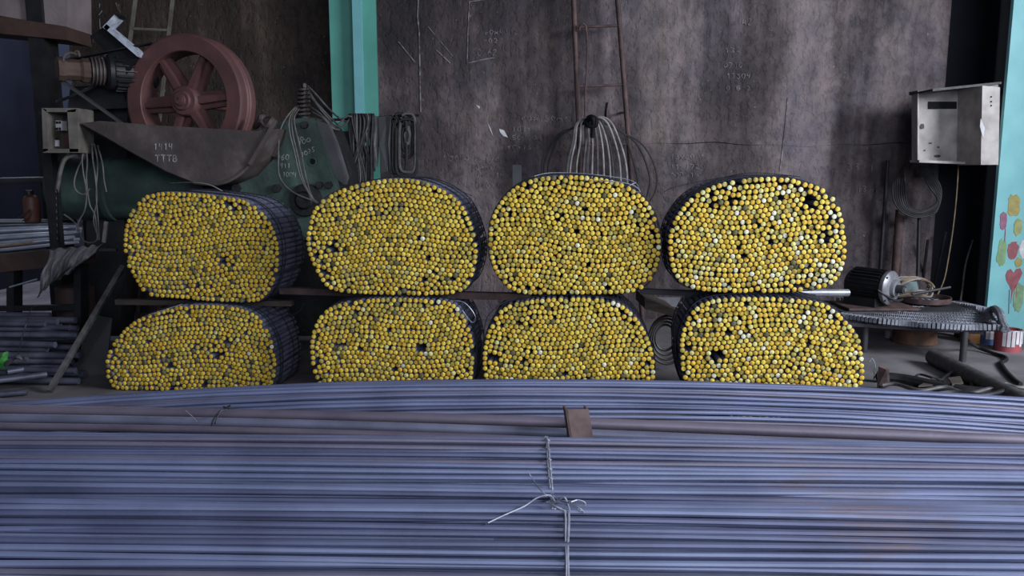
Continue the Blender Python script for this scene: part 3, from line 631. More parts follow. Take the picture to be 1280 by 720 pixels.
for i, (x0, x1, y1, m) in enumerate(((461, 470, 214, 'cable'), (466, 473, 208, 'cable_g'), (473, 486, 214, 'plate'), (484, 489, 206, 'cable'))):
    d = HY - .03 - .008 * i
    part('strap', MB().prism([P(x0, 146, d), P(x1, 145, d), P(x1 + 1, 180, d - .01), P(x1 - 1, y1, d), P(x0 + 2, y1 + 2, d), P(x0 + 1, 180, d - .01)], (0, .006, 0)), M[m], h2, smooth=False)
h3 = thing('cable_hank', 'looped thick dark cables hanging right on the rail', 'cable', P(505, 225, HY))
for i, (x0, x1, yt, yb) in enumerate(((489, 497, 143, 214), (487, 500, 146, 216), (492, 508, 142, 217), (500, 519, 142, 215), (502, 516, 146, 197), (504, 513, 152, 190), (507, 512, 158, 180), (496, 521, 149, 220))):
    d = HY - .03 - .007 * (i % 4); xm = (x0 + x1) / 2
    part('cable', MB().tube(catmull([P(*p) for p in ((x0 + 1, yt + 6, d), (xm, yt, d), (x1 - 1, yt + 6, d), (x1, (yt + yb) / 2, d), (x1 - 1, yb - 5, d), (xm, yb, d), (x0, yb - 5, d), (x0 - 1, (yt + yb) / 2, d))], 4, True), .0092, 7, closed=True), M['cable'] if i % 3 else M['cable_g'], h3)
single('red_plastic_scrap', MB().prism([P(431, 203, HY + .02), P(436, 201, HY + .02), P(438, 214, HY + .02), P(434, 222, HY + .02), P(431, 214, HY + .02)], (0, .02, 0)), M['red'], 'small red plastic scrap beside the hanging cable hank', 'scrap', smooth=False)

# ------------------------------------------------------------------ shearing machine
MY = 4.55
mc = thing('shearing_machine', 'old green shearing machine with a red-brown spoked flywheel and belt motor', 'machine', (P(230, 260, 4.7).x, 4.75, 0))
def PL(poly, D): return [P(x, y, D) for x, y in poly]
# frame casting down to the floor
x0, x1 = P(120, 200, MY + .1).x, P(345, 200, MY + .1).x
zt, zb = P(200, 196, MY + .1).z, P(200, 285, MY + .1).z
part('body', MB().box(((x0 + x1) / 2 + .1, MY + .40, (zt + zb) / 2), (x1 - x0 - .2, .55, zt - zb)), M['mgreen'], mc, bevel=.05)
part('pedestal', MB().box(((x0 + x1) / 2 + .1, MY + .42, zb / 2), (x1 - x0 - .35, .45, zb + .02)), M['mdark'], mc, bevel=.02)
c = P(70, 236, 4.72); part('gear_case', MB().lathe([(0, 0), (.15, 0), (.175, .02), (.18, .05), (.18, .30), (.19, .31), (.19, .34), (.18, .35), (.18, .9), (0, .9)], c, (1, .06, 0), 28), M['mgreen'], mc)
part('housing', MB().prism(PL([(348, 153), (366, 148), (396, 147), (404, 170), (421, 231), (430, 275), (425, 300), (285, 300), (278, 262), (296, 215), (325, 187), (338, 165)], MY - .08), (0, .22, 0)), M['mgreen'], mc, bevel=.012)
part('side_plate', MB().prism(PL([(394, 150), (410, 156), (420, 180), (433, 222), (430, 232), (418, 222)], MY - .16), (0.015, .02, 0)), M['plate'], mc, bevel=.004)
part('jaw_web', MB().prism(PL([(400, 148), (420, 160), (440, 215), (446, 300), (420, 300)], MY - .02), (0, .2, 0)), M['mdark'], mc, bevel=.01)
for px, py, r in ((382, 156, 6), (347, 235, 7), (297, 235, 7), (400, 231, 6), (412, 231, 6), (330, 190, 5)):
    c = P(px, py, MY - .08); part('bolt', MB().cyl(c, c + Vector((0, -.03, 0)), r * MY / FPX * .75, n=6), M['mdark'], mc)
c = P(391, 202, MY - .08); bo = part('oil_hole', MB().lathe([(.026, 0), (.026, -.008), (.017, -.010), (.015, .0)], c, (0, 1, 0), 18), M['mgreen'], mc); part('bore', MB().cyl(c + Vector((0, -.004, 0)), c + Vector((0, -.002, 0)), .017, n=18), M['black'], bo)
c = P(382, 250, MY - .1); part('shaft_end', MB().lathe([(0, -.05), (.04, -.05), (.05, -.04), (.05, -.02), (.085, -.02), (.09, 0), (.09, .05)], c, (0, 1, 0), 26), M['mdark'], mc)
part('pivot_pin', MB().cyl(P(330, 191, MY - .1), P(349, 196, MY - .12), .014, n=10), M['guard'], mc)
part('housing_foot', MB().prism(PL([(285, 300), (425, 300), (440, 420), (280, 420)], MY - .04), (0, .2, 0)), M['mdark'], mc, smooth=False)
# spring with bolt
sp = [];
for i in range(7 * 10 + 1):
    t = i / 10 * 2 * math.pi; b = P(379.5, 147, MY + .0); q = P(380, 111, MY); f = i / 70
    sp.append(b.lerp(q, f) + Vector((math.cos(t), math.sin(t), 0)) * (.034 - .006 * f))
spr = part('spring', MB().tube(sp, .0075, 7), M['guard'], mc)
part('spring_bolt', MB().cyl(P(380, 147, MY), P(380, 104, MY), .011, n=10), M['mdark'], spr); part('nut', MB().cyl(P(380, 110, MY), P(380, 105, MY), .017, n=6), M['mdark'], spr)
part('spring_seat', MB().lathe([(0, 0), (.05, 0), (.05, .012), (0, .012)], P(380, 149, MY), (0, 0, 1), 20), M['mdark'], spr)
# flywheel
WC = P(229.5, 126, 4.46); WR = .358; wn = Vector((-math.sin(R(13)), -math.cos(R(13)), .02)).normalized(); WT = .13
def wl_(r, h): return (r, h)
fwh = part('flywheel', MB().lathe([(WR * .735, 0), (WR * .745, .006), (WR * .965, .006), (WR * .995, 0), (WR, -.03), (WR * .985, -.045), (WR * .985, -.055), (WR, -.062), (WR * .985, -.07), (WR * .985, -.08), (WR, -.088), (WR, -WT), (WR * .97, -WT - .004), (WR * .76, -WT - .004), (WR * .735, -WT)], WC, wn, 72, closed=True), M['flywheel'], mc, ang=25)
_, wu, wv = frame(wn)
part('hub', MB().lathe([(0, .035), (.028, .035), (.030, .03), (.030, .024), (.047, .024), (.052, .018), (.052, .008), (.074, .006), (.080, -.002), (.082, -.10), (0, -.10)], WC, wn, 32), M['flywheel'], fwh)
part('shaft', MB().cyl(WC + wn * .045, WC - wn * .5, .022, n=18), M['flywheel'], fwh)
part('key', MB().box(WC + wn * .037 + wv * .006, (.016, .016, .016)), M['mdark'], fwh)
for k in range(6):
    t = R(4 + 60 * k); d = -wu * math.cos(t) + wv * math.sin(t)
    if (P(300, 125, 4.46) - WC).dot(-wu) < 0: d = wu * math.cos(t) + wv * math.sin(t)
    sd = wn.cross(d).normalized(); mb = MB()
    a, b = WC + d * .06, WC + d * (WR * .75)
    def ring4(c_, w_, h0, h1): return [c_ - sd * w_ + wn * h1, c_ + sd * w_ + wn * h1, c_ + sd * w_ + wn * h0, c_ - sd * w_ + wn * h0]
    fs = [(0, 1, 5, 4), (1, 2, 6, 5), (2, 3, 7, 6), (3, 0, 4, 7), (0, 3, 2, 1), (4, 5, 6, 7)]
    mb.add(ring4(a, .050, -.090, -.050) + ring4(b, .040, -.090, -.050), fs)
    mb.add(ring4(a, .022, -.050, -.010) + ring4(b, .014, -.050, -.022), fs)
    part('spoke', mb, M['flywheel'], fwh, bevel=.004)
# guard trough
GD = 4.26
gp = [(101, 154), (125, 151), (200, 157), (322, 164), (336, 160), (331, 176), (318, 198), (298, 219), (272, 230), (243, 228), (208, 214), (168, 192), (130, 170)]
gu = part('guard', MB().prism(PL(gp, GD), (0, .006, 0)), M['guard'], mc, smooth=False)
rim = [P(x, y, GD) for x, y in gp[4:] + gp[:1]]
mb = MB(); n = len(rim); vs = rim + [q + Vector((.06, .34, 0)) for q in rim]; mb.add(vs, [(i, i + 1, n + i + 1, n + i) for i in range(n - 1)]); mb.add([q + Vector((0, 0, -.004)) for q in vs], [(n + i, n + i + 1, i + 1, i) for i in range(n - 1)])
part('guard_bottom', mb, M['guard'], gu, ang=60, recalc=False)
part('guard_rim', MB().tube(catmull([P(x, y, GD - .006) for x, y in gp[4:10]], 5), .010, 7), M['guard'], gu)
part('guard_strap', MB().bar(P(345, 150, GD - .02), P(312, 206, GD - .02), .02, .008, (0, 1, 0)), M['guard'], gu)
mb = MB(); chalk_text(mb, '1414', 192, 187, GD - .003, 8, 5, 1.25, .0018, .04); part('chalk_writing', mb, M['chalk'], gu, smooth=False)
mb = MB(); chalk_text(mb, 'TTTB', 194, 202, GD - .003, 8, 6, 1.2, .0022, .03); part('chalk_writing', mb, M['chalk'], gu, smooth=False)
mb = MB(); chalk_text(mb, '100', 372, 182, MY - .084, 6, 5, 1.1, .0016, .1, -2); chalk_text(mb, '60', 371, 176, MY - .084, 5, 4, 1.1, .0016); chalk_text(mb, '1025', 376, 196, MY - .084, 6, 4, 1.1, .0016, .1, -2); chalk_text(mb, '60', 351, 200, MY - .084, 7, 5, 1.1, .0016); chalk_text(mb, '911', 350, 210, MY - .084, 6, 4, 1.1, .0016); chalk_text(mb, '1004', 353, 221, MY - .084, 6, 4, 1.1, .0016)
part('chalk_writing', mb, M['chalk'], mc, smooth=False)
# motor with pulley and belt
ma = Vector((-.80, -.58, .0)).normalized(); m0 = P(70, 86, 4.38)
pul = part('pulley', MB().lathe([(.018, .0), (.045, .0), (.064, -.008), (.066, -.03), (.058, -.05), (.056, -.11), (.066, -.125), (.066, -.16), (0, -.16)], m0, ma, 10), M['brownpul'], mc, ang=30)
part('bore', MB().cyl(m0 - ma * .004, m0 - ma * .03, .02, n=14), M['black'], pul)
gr = [];
for k in range(4): gr += [(.075, -.165 - k * .018), (.075, -.172 - k * .018), (.06, -.176 - k * .018), (.06, -.181 - k * .018)]
part('groove_rings', MB().lathe([(0, -.163)] + gr + [(0, -.24)], m0, ma, 28), M['guard'], pul, ang=25)
mot = part('motor', MB().lathe([(0, -.235), (.085, -.237), (.098, -.25), (.098, -.27), (.088, -.28), (.088, -.46), (.095, -.465), (.095, -.48), (.07, -.50), (0, -.50)], m0, ma, 28), M['mdark'], mc)
_, mu, mv = frame(ma)
for k in range(22):
    t = 2 * math.pi * k / 22; d = mu * math.cos(t) + mv * math.sin(t); part('fin', MB().bar(m0 - ma * .285 + d * .095, m0 - ma * .455 + d * .095, .005, .018, d), M['mdark'], mot)
part('bracket_ring', MB().tube(T([(79, 78, 4.3), (80, 70, 4.3), (87, 66, 4.32), (96, 68, 4.36), (99, 70, 4.36), (97, 64, 4.36), (93, 66, 4.36)]), .007, 7), M['guard'], mot)
part('motor_base', MB().prism(PL([(88, 108), (150, 106), (160, 135), (84, 138)], 4.62), (0, .3, 0)), M['mdark'], mc)
part('motor_stand', MB().prism(PL([(108, 135), (160, 130), (150, 420), (108, 420)], 4.72), (0, .18, 0)), M['mdark'], mc)
be = part('belt', MB().bar(P(84, 75, 4.45), P(190, 54, 4.52), .05, .008, (0, 0, 1)), M['black'], mc); part('belt_return', MB().bar(P(72, 97, 4.42), P(158, 158, 4.50), .012, .035, (0, 1, 0)), M['plate'], be)
part('stay_rod', MB().cyl(P(70, 128, 4.5), P(125, 105, 4.55), .008, n=8), M['mdark'], mc)
br_ = part('stop_plate', MB().prism(PL([(113, 45), (129, 34), (173, 70), (158, 93)], 4.50), (0, .02, 0)), M['black'], mc, smooth=False)
part('plate_edge', MB().prism(PL([(129, 34), (133, 30), (175, 65), (172, 71)], 4.47), (0, .06, 0)), M['bracket_w'], br_, 'whitish upper edge', smooth=False)
part('plate_tab', MB().prism(PL([(128, 34), (143, 18), (149, 22), (134, 38)], 4.47), (0, .06, 0)), M['bracket_w'], br_, 'whitish end tab', smooth=False)
part('tab_cap', MB().prism(PL([(143, 18), (146, 16), (151, 20), (149, 23)], 4.465), (0, .06, 0)), M['black'], br_, smooth=False)
# cables lying over the machine
def cab(name, label, strands, r, m, base):
    t = thing(name, label, 'cable', base)
    for s_ in strands: part('cable', MB().tube(T(s_), r, 6), M[m], t)
    return t
cab('draped_cable', 'grey cables draped down the front of the green machine housing', [
    [(370, 133, 4.5), (358, 147, 4.44), (350, 165, 4.42), (348, 195, 4.41), (350, 222, 4.41), (366, 240, 4.38), (394, 252, 4.36)],
    [(371, 133, 4.5), (362, 148, 4.44), (362, 165, 4.42), (368, 190, 4.41), (375, 220, 4.41), (385, 240, 4.38), (394, 253, 4.36)],
    [(372, 134, 4.5), (365, 148, 4.44), (366, 168, 4.42), (372, 195, 4.41), (378, 222, 4.41), (388, 244, 4.38), (396, 254, 4.36)],
    [(374, 136, 4.5), (368, 146, 4.44), (369, 160, 4.42), (376, 190, 4.41), (383, 224, 4.41), (390, 246, 4.38), (398, 254, 4.36)]], .0045, 'hose_d', P(372, 250, 4.4))
cab('draped_cable', 'dark cables looping from the spring to the hanging rail', [
    [(385, 108, 4.52), (395, 118, 4.5), (410, 135, 4.52), (422, 146, 4.7), (432, 152, 4.8)], [(386, 112, 4.52), (392, 124, 4.5), (406, 140, 4.52), (418, 152, 4.6), (428, 158, 4.7), (436, 150, 4.8)],
    [(388, 120, 4.5), (400, 136, 4.48), (412, 150, 4.5), (420, 158, 4.6), (432, 146, 4.8), (440, 146, 4.85)], [(389, 134, 4.5), (400, 142, 4.48), (410, 152, 4.48), (420, 162, 4.55)], [(390, 140, 4.48), (404, 148, 4.46), (416, 160, 4.46), (424, 162, 4.5)]], .0055, 'cable_g', P(405, 170, 4.55))
single('rag_knot', MB().tube(T([(318, 160, 4.36), (325, 152, 4.3), (332, 158, 4.28), (340, 150, 4.3), (334, 146, 4.34), (326, 148, 4.34), (330, 162, 4.3), (344, 156, 4.32)]), lambda t: .012 + .006 * math.sin(t * 20), 8), M['guard'], 'greyish knotted rag wire on the guard corner', 'rag')
single('wire', MB().tube(T([(212, 229, 4.2), (240, 228, 4.05), (262, 231, 4.0), (280, 240, 3.98)]), .003, 5), M['hose'], 'pale thin wire curving over the first upper bundle', 'wire')
# thin pale ladder behind the flywheel
lp = thing('thin_ladder', 'thin pale ladder leaning on the brown wall above the flywheel', 'ladder', (P(190, 50, 5.6).x, 5.55, 0))
for a, b in (((172, -20), (161, 62)), ((218, -20), (210, 52))):
    A, B = P(*a, 5.72), P(*b, 5.68); part('rail', MB().bar(A, to_floor(A, B), .022, .016, (0, 1, 0)), M['box_g'], lp)
part('rung', MB().cyl(P(167, 36, 5.69), P(212, 38, 5.69), .010, n=8), M['box_g'], lp); part('rung', MB().cyl(P(163, 112, 5.69), P(206, 113, 5.69), .010, n=8), M['box_g'], lp)
# open switch box at left
BX = 4.25
sb = thing('switch_box', 'open beige switch box with a white contactor hanging left of the flywheel guard', 'switch box', P(75, 190, BX))
q0, q1 = P(52, 135, BX), P(85, 189, BX); dpt = Vector((.03, .16, 0))
def quadp(name, poly, ext, m, par, D=BX, lb=None): return part(name, MB().prism(PL(poly, D), ext), m, par, lb, smooth=False)
quadp('frame_side', [(52, 135), (58, 137), (60, 188), (54, 190)], (0, .16, 0), M['box_g'], sb)
quadp('frame_top', [(52, 135), (96, 135), (94, 140), (58, 140)], (0, .16, 0), M['box_g'], sb)
quadp('frame_bottom', [(54, 186), (98, 186), (98, 191), (54, 191)], (0, .16, 0), M['box_g'], sb)
quadp('frame_side', [(84, 138), (97, 136), (98, 190), (87, 190)], (0, .16, 0), M['box_g'], sb)
quadp('back_panel', [(54, 137), (97, 137), (97, 190), (54, 190)], (0, .01, 0), M['brown_beam'], sb, BX + .15)
ct = quadp('contactor', [(62, 150), (77, 151), (78, 163), (62, 163)], (0, .05, 0), M['white'], sb, BX + .08)
for k in range(4):
    a = P(64 + k * 3.6, 153, BX + .075); part('terminal', MB().box(a, (.008, .01, .012)), M['mdark'], ct); a = P(64 + k * 3.6, 161, BX + .075); part('terminal', MB().box(a, (.008, .01, .012)), M['mdark'], ct)
part('fuse', MB().cyl(P(71, 183, BX + .08), P(71, 175, BX + .08), .014, n=10), M['white'], sb)
for k, x in enumerate((64, 68, 72, 76)): part('lead', MB().tube(T([(x, 163, BX + .09), (x + 2 - k, 170, BX + .06), (70 + k, 176, BX + .08), (x - 1, 186, BX + .09)]), .0025, 5), M['brownpul'], sb)
part('post', MB().box((P(64, 200, BX + .25).x, BX + .24, P(64, 140, BX + .25).z / 2), (.05, .06, P(64, 140, BX + .25).z)), M['mdark'], sb)
cab('hanging_cable', 'grey cables hanging in loops below the switch box', [
    [(110, 183, 4.36), (103, 195, 4.32), (104, 215, 4.3), (108, 240, 4.3), (106, 262, 4.3), (98, 278, 4.3), (97, 290, 4.3)],
    [(112, 183, 4.36), (100, 205, 4.32), (93, 225, 4.3), (95, 238, 4.3), (105, 243, 4.3), (112, 236, 4.3)],
    [(115, 180, 4.36), (116, 200, 4.32), (119, 220, 4.3), (121, 250, 4.3), (117, 275, 4.3), (122, 296, 4.3), (116, 303, 4.3), (104, 300, 4.3), (95, 280, 4.32), (80, 268, 4.33)],
    [(118, 180, 4.36), (122, 205, 4.32), (120, 240, 4.3), (123, 280, 4.3), (124, 300, 4.3)], [(122, 182, 4.36), (128, 205, 4.3), (130, 225, 4.3), (133, 240, 4.3)], [(108, 184, 4.36), (109, 205, 4.3), (108, 225, 4.3), (112, 255, 4.3), (119, 270, 4.3), (122, 300, 4.3)]], .0042, 'hose_d', P(112, 300, 4.33))
single('bent_hose', MB().tube(T([(112, 185, 4.38), (95, 192, 4.33), (82, 198, 4.31), (76, 212, 4.3), (73, 228, 4.3), (71, 240, 4.3)]), .011, 9), M['hose_d'], 'thick grey hose end bent down under the switch box', 'hose')
ch = thing('chain', 'dark hanging chain beside the grey cables', 'chain', P(72, 302, 4.28))
for k in range(16):
    c = P(71 + (k * .12), 240 + k * 4.2, 4.28); lk = []
    for i in range(8):
        t = 2 * math.pi * i / 8; a, b = .008 * math.cos(t), .014 * math.sin(t)
        lk.append(c + (Vector((a, 0, b)) if k % 2 else Vector((0, a, b))))
    part('link', MB().tube(lk, .003, 5, closed=True), M['mdark'], ch)
# left background things
single('wall_rail', MB().cyl(P(-120, 229, 5.15), P(58, 225, 5.15), .022, n=12), M['plate'], 'dark horizontal rail crossing the opening at far left', 'rail')
LZ = P(40, 277, 4.9).z
lg = thing('work_bench', 'low dark steel bench at far left carrying bright rods', 'bench', (P(20, 280, 4.9).x, 4.9, 0))
part('top', MB().box((P(0, 277, 4.9).x - .1, 5.0, LZ - .03), (.85, .35, .06)), M['plate'], lg, bevel=.006)
for x in (-40, 55): part('leg', MB().box((P(x, 280, 4.9).x, 5.0, (LZ - .06) / 2), (.06, .06, LZ - .06)), M['mdark'], lg)
cn = thing('canister', 'red-brown plastic canister with dark cap standing on the low bench', 'canister', P(41, 276, 4.88))
cb0 = P(41, 276, 4.88); cb0.z = LZ
part('body', MB().lathe([(0, 0), (.042, 0), (.047, .01), (.047, .12), (.04, .15), (.02, .165), (0, .166)], cb0, (0, 0, 1), 14), M['canister'], cn); part('cap', MB().lathe([(0, .163), (.024, .163), (.024, .19), (0, .192)], cb0 + Vector((-.008, 0, 0)), (0, 0, 1), 12), M['mdark'], cn)
single('wire', MB().tube(T([(22, 273, 4.8), (30, 268, 4.8), (38, 262, 4.8), (36, 272, 4.8), (28, 276, 4.8)]), .004, 5), M['brownpul'], 'brown wire curl beside the red-brown canister', 'wire')
bb = thing('bright_rod_bundle', 'bundle of bright steel rods lying in front of the low bench', 'rod bundle', P(40, 300, 4.6))
for k in range(11):
    y = 280 + k * 2.2; D = 4.75 - k * .013
    part('rod', MB().cyl(P(-130, y + 6 + k * 1.8, D - .1), P(103 - (k * 7 % 13), y + (k % 3) * .6, D), .009, n=8), M['bright'] if k % 3 else M['heap'], bb)
bh = thing('trestle', 'dark brown steel channel trestle below the bright rods', 'trestle', (P(20, 330, 4.2).x, 4.25, 0))
part('channel', MB().prism(PL([(-120, 330), (105, 308), (105, 330), (-120, 352)], 4.2), (0, .12, 0)), M['brown_beam'], bh, smooth=False)
for x in (8, 92): part('leg', MB().prism(PL([(x, 325), (x + 9, 325), (x + 9, 480), (x, 480)], 4.22), (0, .08, 0)), M['mdark'], bh, smooth=False)
part('tie', MB().bar(P(-60, 386, 4.24), P(100, 384, 4.24), .03, .03), M['mdark'], bh)
single('thin_rod', MB().cyl(P(-40, 312, 4.15), P(41, 303, 4.15), .006, n=8), M['tan'], 'thin pale rod lying on the brown channel at left', 'rod')
single('thin_rod', MB().cyl(P(12, 359, 4.215), P(46, 349, 4.18), .005, n=8), M['bright'], 'short bright rod stub sticking out under the brown channel', 'rod')
def rag(u, v):
    a = Vector((62 + 68 * u, 312 - 6 * u)); b = Vector((45 + 46 * u, 373 - 34 * u ** .8)); q = a.lerp(b, v)
    fold = .022 * math.sin(u * 26 + v * 3) + .012 * math.sin(u * 47 - v * 5)
    return P(q.x + 2 * math.sin(v * 9 + u * 4), q.y + 1.5 * math.sin(u * 30), 4.17 - .09 * math.sin(min(1, v * 2) * 1.57) + fold * (.3 + v))
single('rag_sheet', MB().grid(rag, 60, 22, (0, .006, 0)), M['cloth'], 'crumpled grey plastic sheet draped over the brown channel', 'sheet', recalc=False, ang=80)
single('flat_bar', MB().bar(P(130, 303, 4.2), P(133, 277, 4.2), .018, .012, (0, 1, 0)), M['hose'], 'short upright grey bar stub near the first upper bundle', 'bar')
single('flat_bar', MB().bar(P(124, 312, 4.19), P(146, 312, 4.19), .02, .015), M['plate'], 'short level grey bar beside the crumpled sheet', 'bar')
single('leaning_bar', MB().bar(G(62, 492, .0) + Vector((0, 0, .012)), P(154, 333, 4.1), .024, .024, (0, 1, 0)), M['cable_g'], 'long square bar leaning diagonally left of the lower left bundle', 'bar')
single('steel_sheet', MB().prism([G(92, 470), G(132, 468), P(140, 398, 4.18), P(112, 392, 4.18)], (0, .008, 0)), M['plate'], 'dark flat steel sheet leaning behind the diagonal bar', 'sheet', smooth=False)
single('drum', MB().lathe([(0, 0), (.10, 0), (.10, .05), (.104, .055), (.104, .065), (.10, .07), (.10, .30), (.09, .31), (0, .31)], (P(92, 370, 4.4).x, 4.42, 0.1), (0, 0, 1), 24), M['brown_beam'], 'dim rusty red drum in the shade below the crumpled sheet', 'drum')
single('drum_plinth', MB().box((P(92, 370, 4.4).x, 4.42, .05), (.24, .2, .1)), M['mdark'], 'dark block under the rusty red drum', 'block', bevel=.006)
sbun = thing('short_bar_bundle', 'stack of dull blue short bars at lower left under the crumpled sheet', 'bar bundle', (P(20, 440, 4.0).x, 4.0, 0))
for j in range(10):
    for i in range(5 if j < 9 else 4):
        Y = 3.82 + i * .06 + .02 * j * .5 + random.uniform(-.01, .01); z = .02 + j * .0305 + random.uniform(-.004, .004)
        xe = P(86 + random.uniform(-28, 14), 420, Y).x; a = random.gauss(0, .02)
        part('bar', MB().cyl((xe - .95, Y + a + .03, z + random.uniform(-.006, .01)), (xe, Y - a, z + random.uniform(-.006, .006)), random.uniform(.013, .0175), n=10), M['heap'], sbun)
part('binding_wire', MB().tube(catmull([Vector((P(35, 380, 4.0).x + .05, 4.12, .33)), P(42, 383, 3.98) , P(35, 400, 3.8), P(28, 420, 3.77), P(22, 445, 3.77)], 5), .003, 5), M['wire_dark'], sbun)
for k, (xa, ya, xb, yb) in enumerate(((-30, 474, 92, 462), (-30, 484, 70, 474), (-20, 494, 60, 483), (-40, 496, 34, 490), (-30, 468, 48, 460), (10, 480, 78, 468))):
    a, b = G(xa, ya, .02), G(xb, yb, .02); dz = Vector((0, 0, .0 + (k % 3) * .03))
    single('short_bar', MB().cyl(a + dz, b + dz, .014, n=10), M['heap'], ('longest loose short bar reaching the foot of the leaning bar', 'loose short bar just below the longest one on the floor at left', 'loose short bar lying nearest the thin violet bars at left', 'shortest loose bar end in the bottom left corner of the floor', 'loose short bar lying against the short bar stack', 'loose short bar lying on top of the others by the leaning bar')[k], 'bar', 'loose short bars at lower left')
single('green_scrap', MB().grid(lambda u, v: P(-16 + 25 * u - 3 * v, 444 + 20 * v + 4 * math.sin(u * 5), 3.7 - .02 * math.sin(u * 9 + v * 5)), 10, 8, (0, .01, 0)), M['green_cloth'], 'bright green plastic scrap at the left edge on the short bars', 'scrap', recalc=False, ang=80)
single('rag', MB().tube(T([(6, 456, 3.68), (16, 450, 3.67), (22, 446, 3.66), (30, 450, 3.66), (34, 446, 3.67)]), lambda t: .008 + .004 * math.sin(t * 16), 6), M['cable_g'], 'thin grey twisted rag beside the green scrap', 'rag')
# between bundles
single('board', MB().prism(PL([(806, 372), (846, 388), (850, 398), (806, 386)], 4.0), (0, .3, .0)), M['wood'], 'brown board end behind the gap between third and fourth lower bundles', 'board', smooth=False)
single('steel_sheet', MB().prism(PL([(808, 372), (850, 372), (850, 385), (835, 382)], 4.3), (0, .02, 0)), M['alu'], 'pale sheet edge above the brown board', 'sheet', smooth=False)
ck = thing('cable_coil', 'small dark cable coil on the floor between the right lower bundles', 'cable', G(834, 470))
for k in range(4): part('cable', MB().tube(catmull([Vector((P(834, 440, 4.1).x + (.10 - .015 * k) * math.cos(t), 4.1 + .02 * k, .17 + (.13 - .02 * k) * math.sin(t))) for t in [i * .785 for i in range(8)]], 3, True), .007, 6, closed=True), M['cable_g'], ck)

# ------------------------------------------------------------------ right side
CB = 5.15
eb = thing('electrical_cabinet', 'open cream metal cabinet hung beside the aqua column', 'cabinet', P(1198, 206, CB + .1))
quadp('back_panel', [(1146, 114), (1248, 104), (1248, 206), (1147, 203)], (0, .012, 0), M['box_w'], eb, CB + .10)
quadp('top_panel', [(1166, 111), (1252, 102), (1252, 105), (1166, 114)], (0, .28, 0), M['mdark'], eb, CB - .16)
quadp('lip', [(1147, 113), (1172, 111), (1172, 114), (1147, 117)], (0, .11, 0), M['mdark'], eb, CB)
quadp('side_panel', [(1147, 115), (1149, 115), (1149, 203), (1147, 203)], (.012, .10, 0), M['box_w'], eb, CB)
quadp('bottom_panel', [(1147, 200), (1228, 203), (1228, 206), (1147, 203)], (0, .10, 0), M['box_w'], eb, CB)
dr = quadp('door', [(1228, 107), (1250, 109), (1248, 206), (1226, 206)], (0, .27, 0), M['box_w'], eb, CB - .17)
for y in (121, 127, 132): part('screw_hole', MB().cyl(P(1239, y, CB - .171), P(1239, y, CB - .174), .005, n=8), M['black'], dr)
part('torn_flap', MB().prism(PL([(1226, 148), (1231, 160), (1229, 173), (1225, 158)], CB - .19), (0, .004, 0)), M['white'], dr, smooth=False)
part('slot', MB().prism(PL([(1161, 127), (1196, 127), (1196, 136), (1161, 136)], CB + .09), (0, .01, 0)), M['black'], eb, smooth=False)
for px, py, w_, h_ in ((1153, 158, 5, 7), (1172, 195, 8, 3), (1156, 188, 2, 2), (1163, 179, 4, 2), (1173, 184, 2, 2)):
    part('stain_mark', MB().prism(blob(P(px, py, CB + .095), w_ * .0027, h_ * .0027, .8, y=0), (0, .004, 0)), M['mdark'], eb, smooth=False)
part('bracket', MB().bar(P(1246, 115, CB + .1), P(1252, 115, CB + .3), .04, .04), M['mdark'], eb)
cc = thing('cable_coil', 'coil of dark cable hanging on the wall below the cream cabinet', 'cable', P(1140, 275, 5.4))
for k in range(7):
    o = k * 2.2; part('cable', MB().tube(T([(1132 - o * .3, 205, 5.42), (1118 + o, 225, 5.40 - .01 * k), (1116 + o * 1.2, 245, 5.39), (1124 + o, 262 - o * .2, 5.38), (1140 + o, 271 - o * .6, 5.38), (1160 + o * .5, 270 - o, 5.38), (1172, 262 - o, 5.40), (1176 - o, 235, 5.43), (1160 - o, 208, 5.44)]), .0058, 7), M['cable'], cc)
single('conduit', MB().cyl((P(1109, 210, 5.52).x, 5.52, P(1109, 200, 5.52).z), (P(1109, 210, 5.52).x, 5.52, 0), .012, n=10), M['cable'], 'thin dark vertical conduit on the wall left of the cable coil', 'pipe')
single('conduit', MB().cyl((P(1124, 280, 5.5).x, 5.5, P(1124, 262, 5.5).z), (P(1124, 280, 5.5).x, 5.5, 0), .03, n=14), M['rust'], 'thicker rusty vertical pipe below the cable coil', 'pipe')
single('conduit', MB().cyl(P(1149, 270, 5.48), G(1146, 412) , .012, n=10), M['cable'], 'dark pipe leaning right of the rusty vertical pipe', 'pipe')
single('hanging_wire', MB().tube(T([(1198, 206, 5.3), (1196, 240, 5.3), (1192, 280, 5.3), (1186, 320, 5.28), (1180, 350, 5.2), (1170, 372, 5.1)]), .004, 6), M['tan'], 'thin tan wire hanging from the cream cabinet', 'wire')
single('hanging_wire', MB().tube(T([(1216, 300, 5.5), (1207, 330, 5.45), (1203, 360, 5.4), (1198, 392, 5.3)]), .006, 6), M['cable_g'], 'grey cable hanging in the dark recess by the aqua column', 'wire')
for k, (xa, ya, xb, yb) in enumerate(((1182, 290, 1160, 385), (1160, 300, 1148, 385))):
    single('leaning_rod', MB().cyl(P(xa, ya, 5.5), G(xb, yb + 10), .010, n=8), M['cable'], ('longer', 'shorter')[k] + ' dark rod leaning in the shade behind the tan cable coil', 'rod')
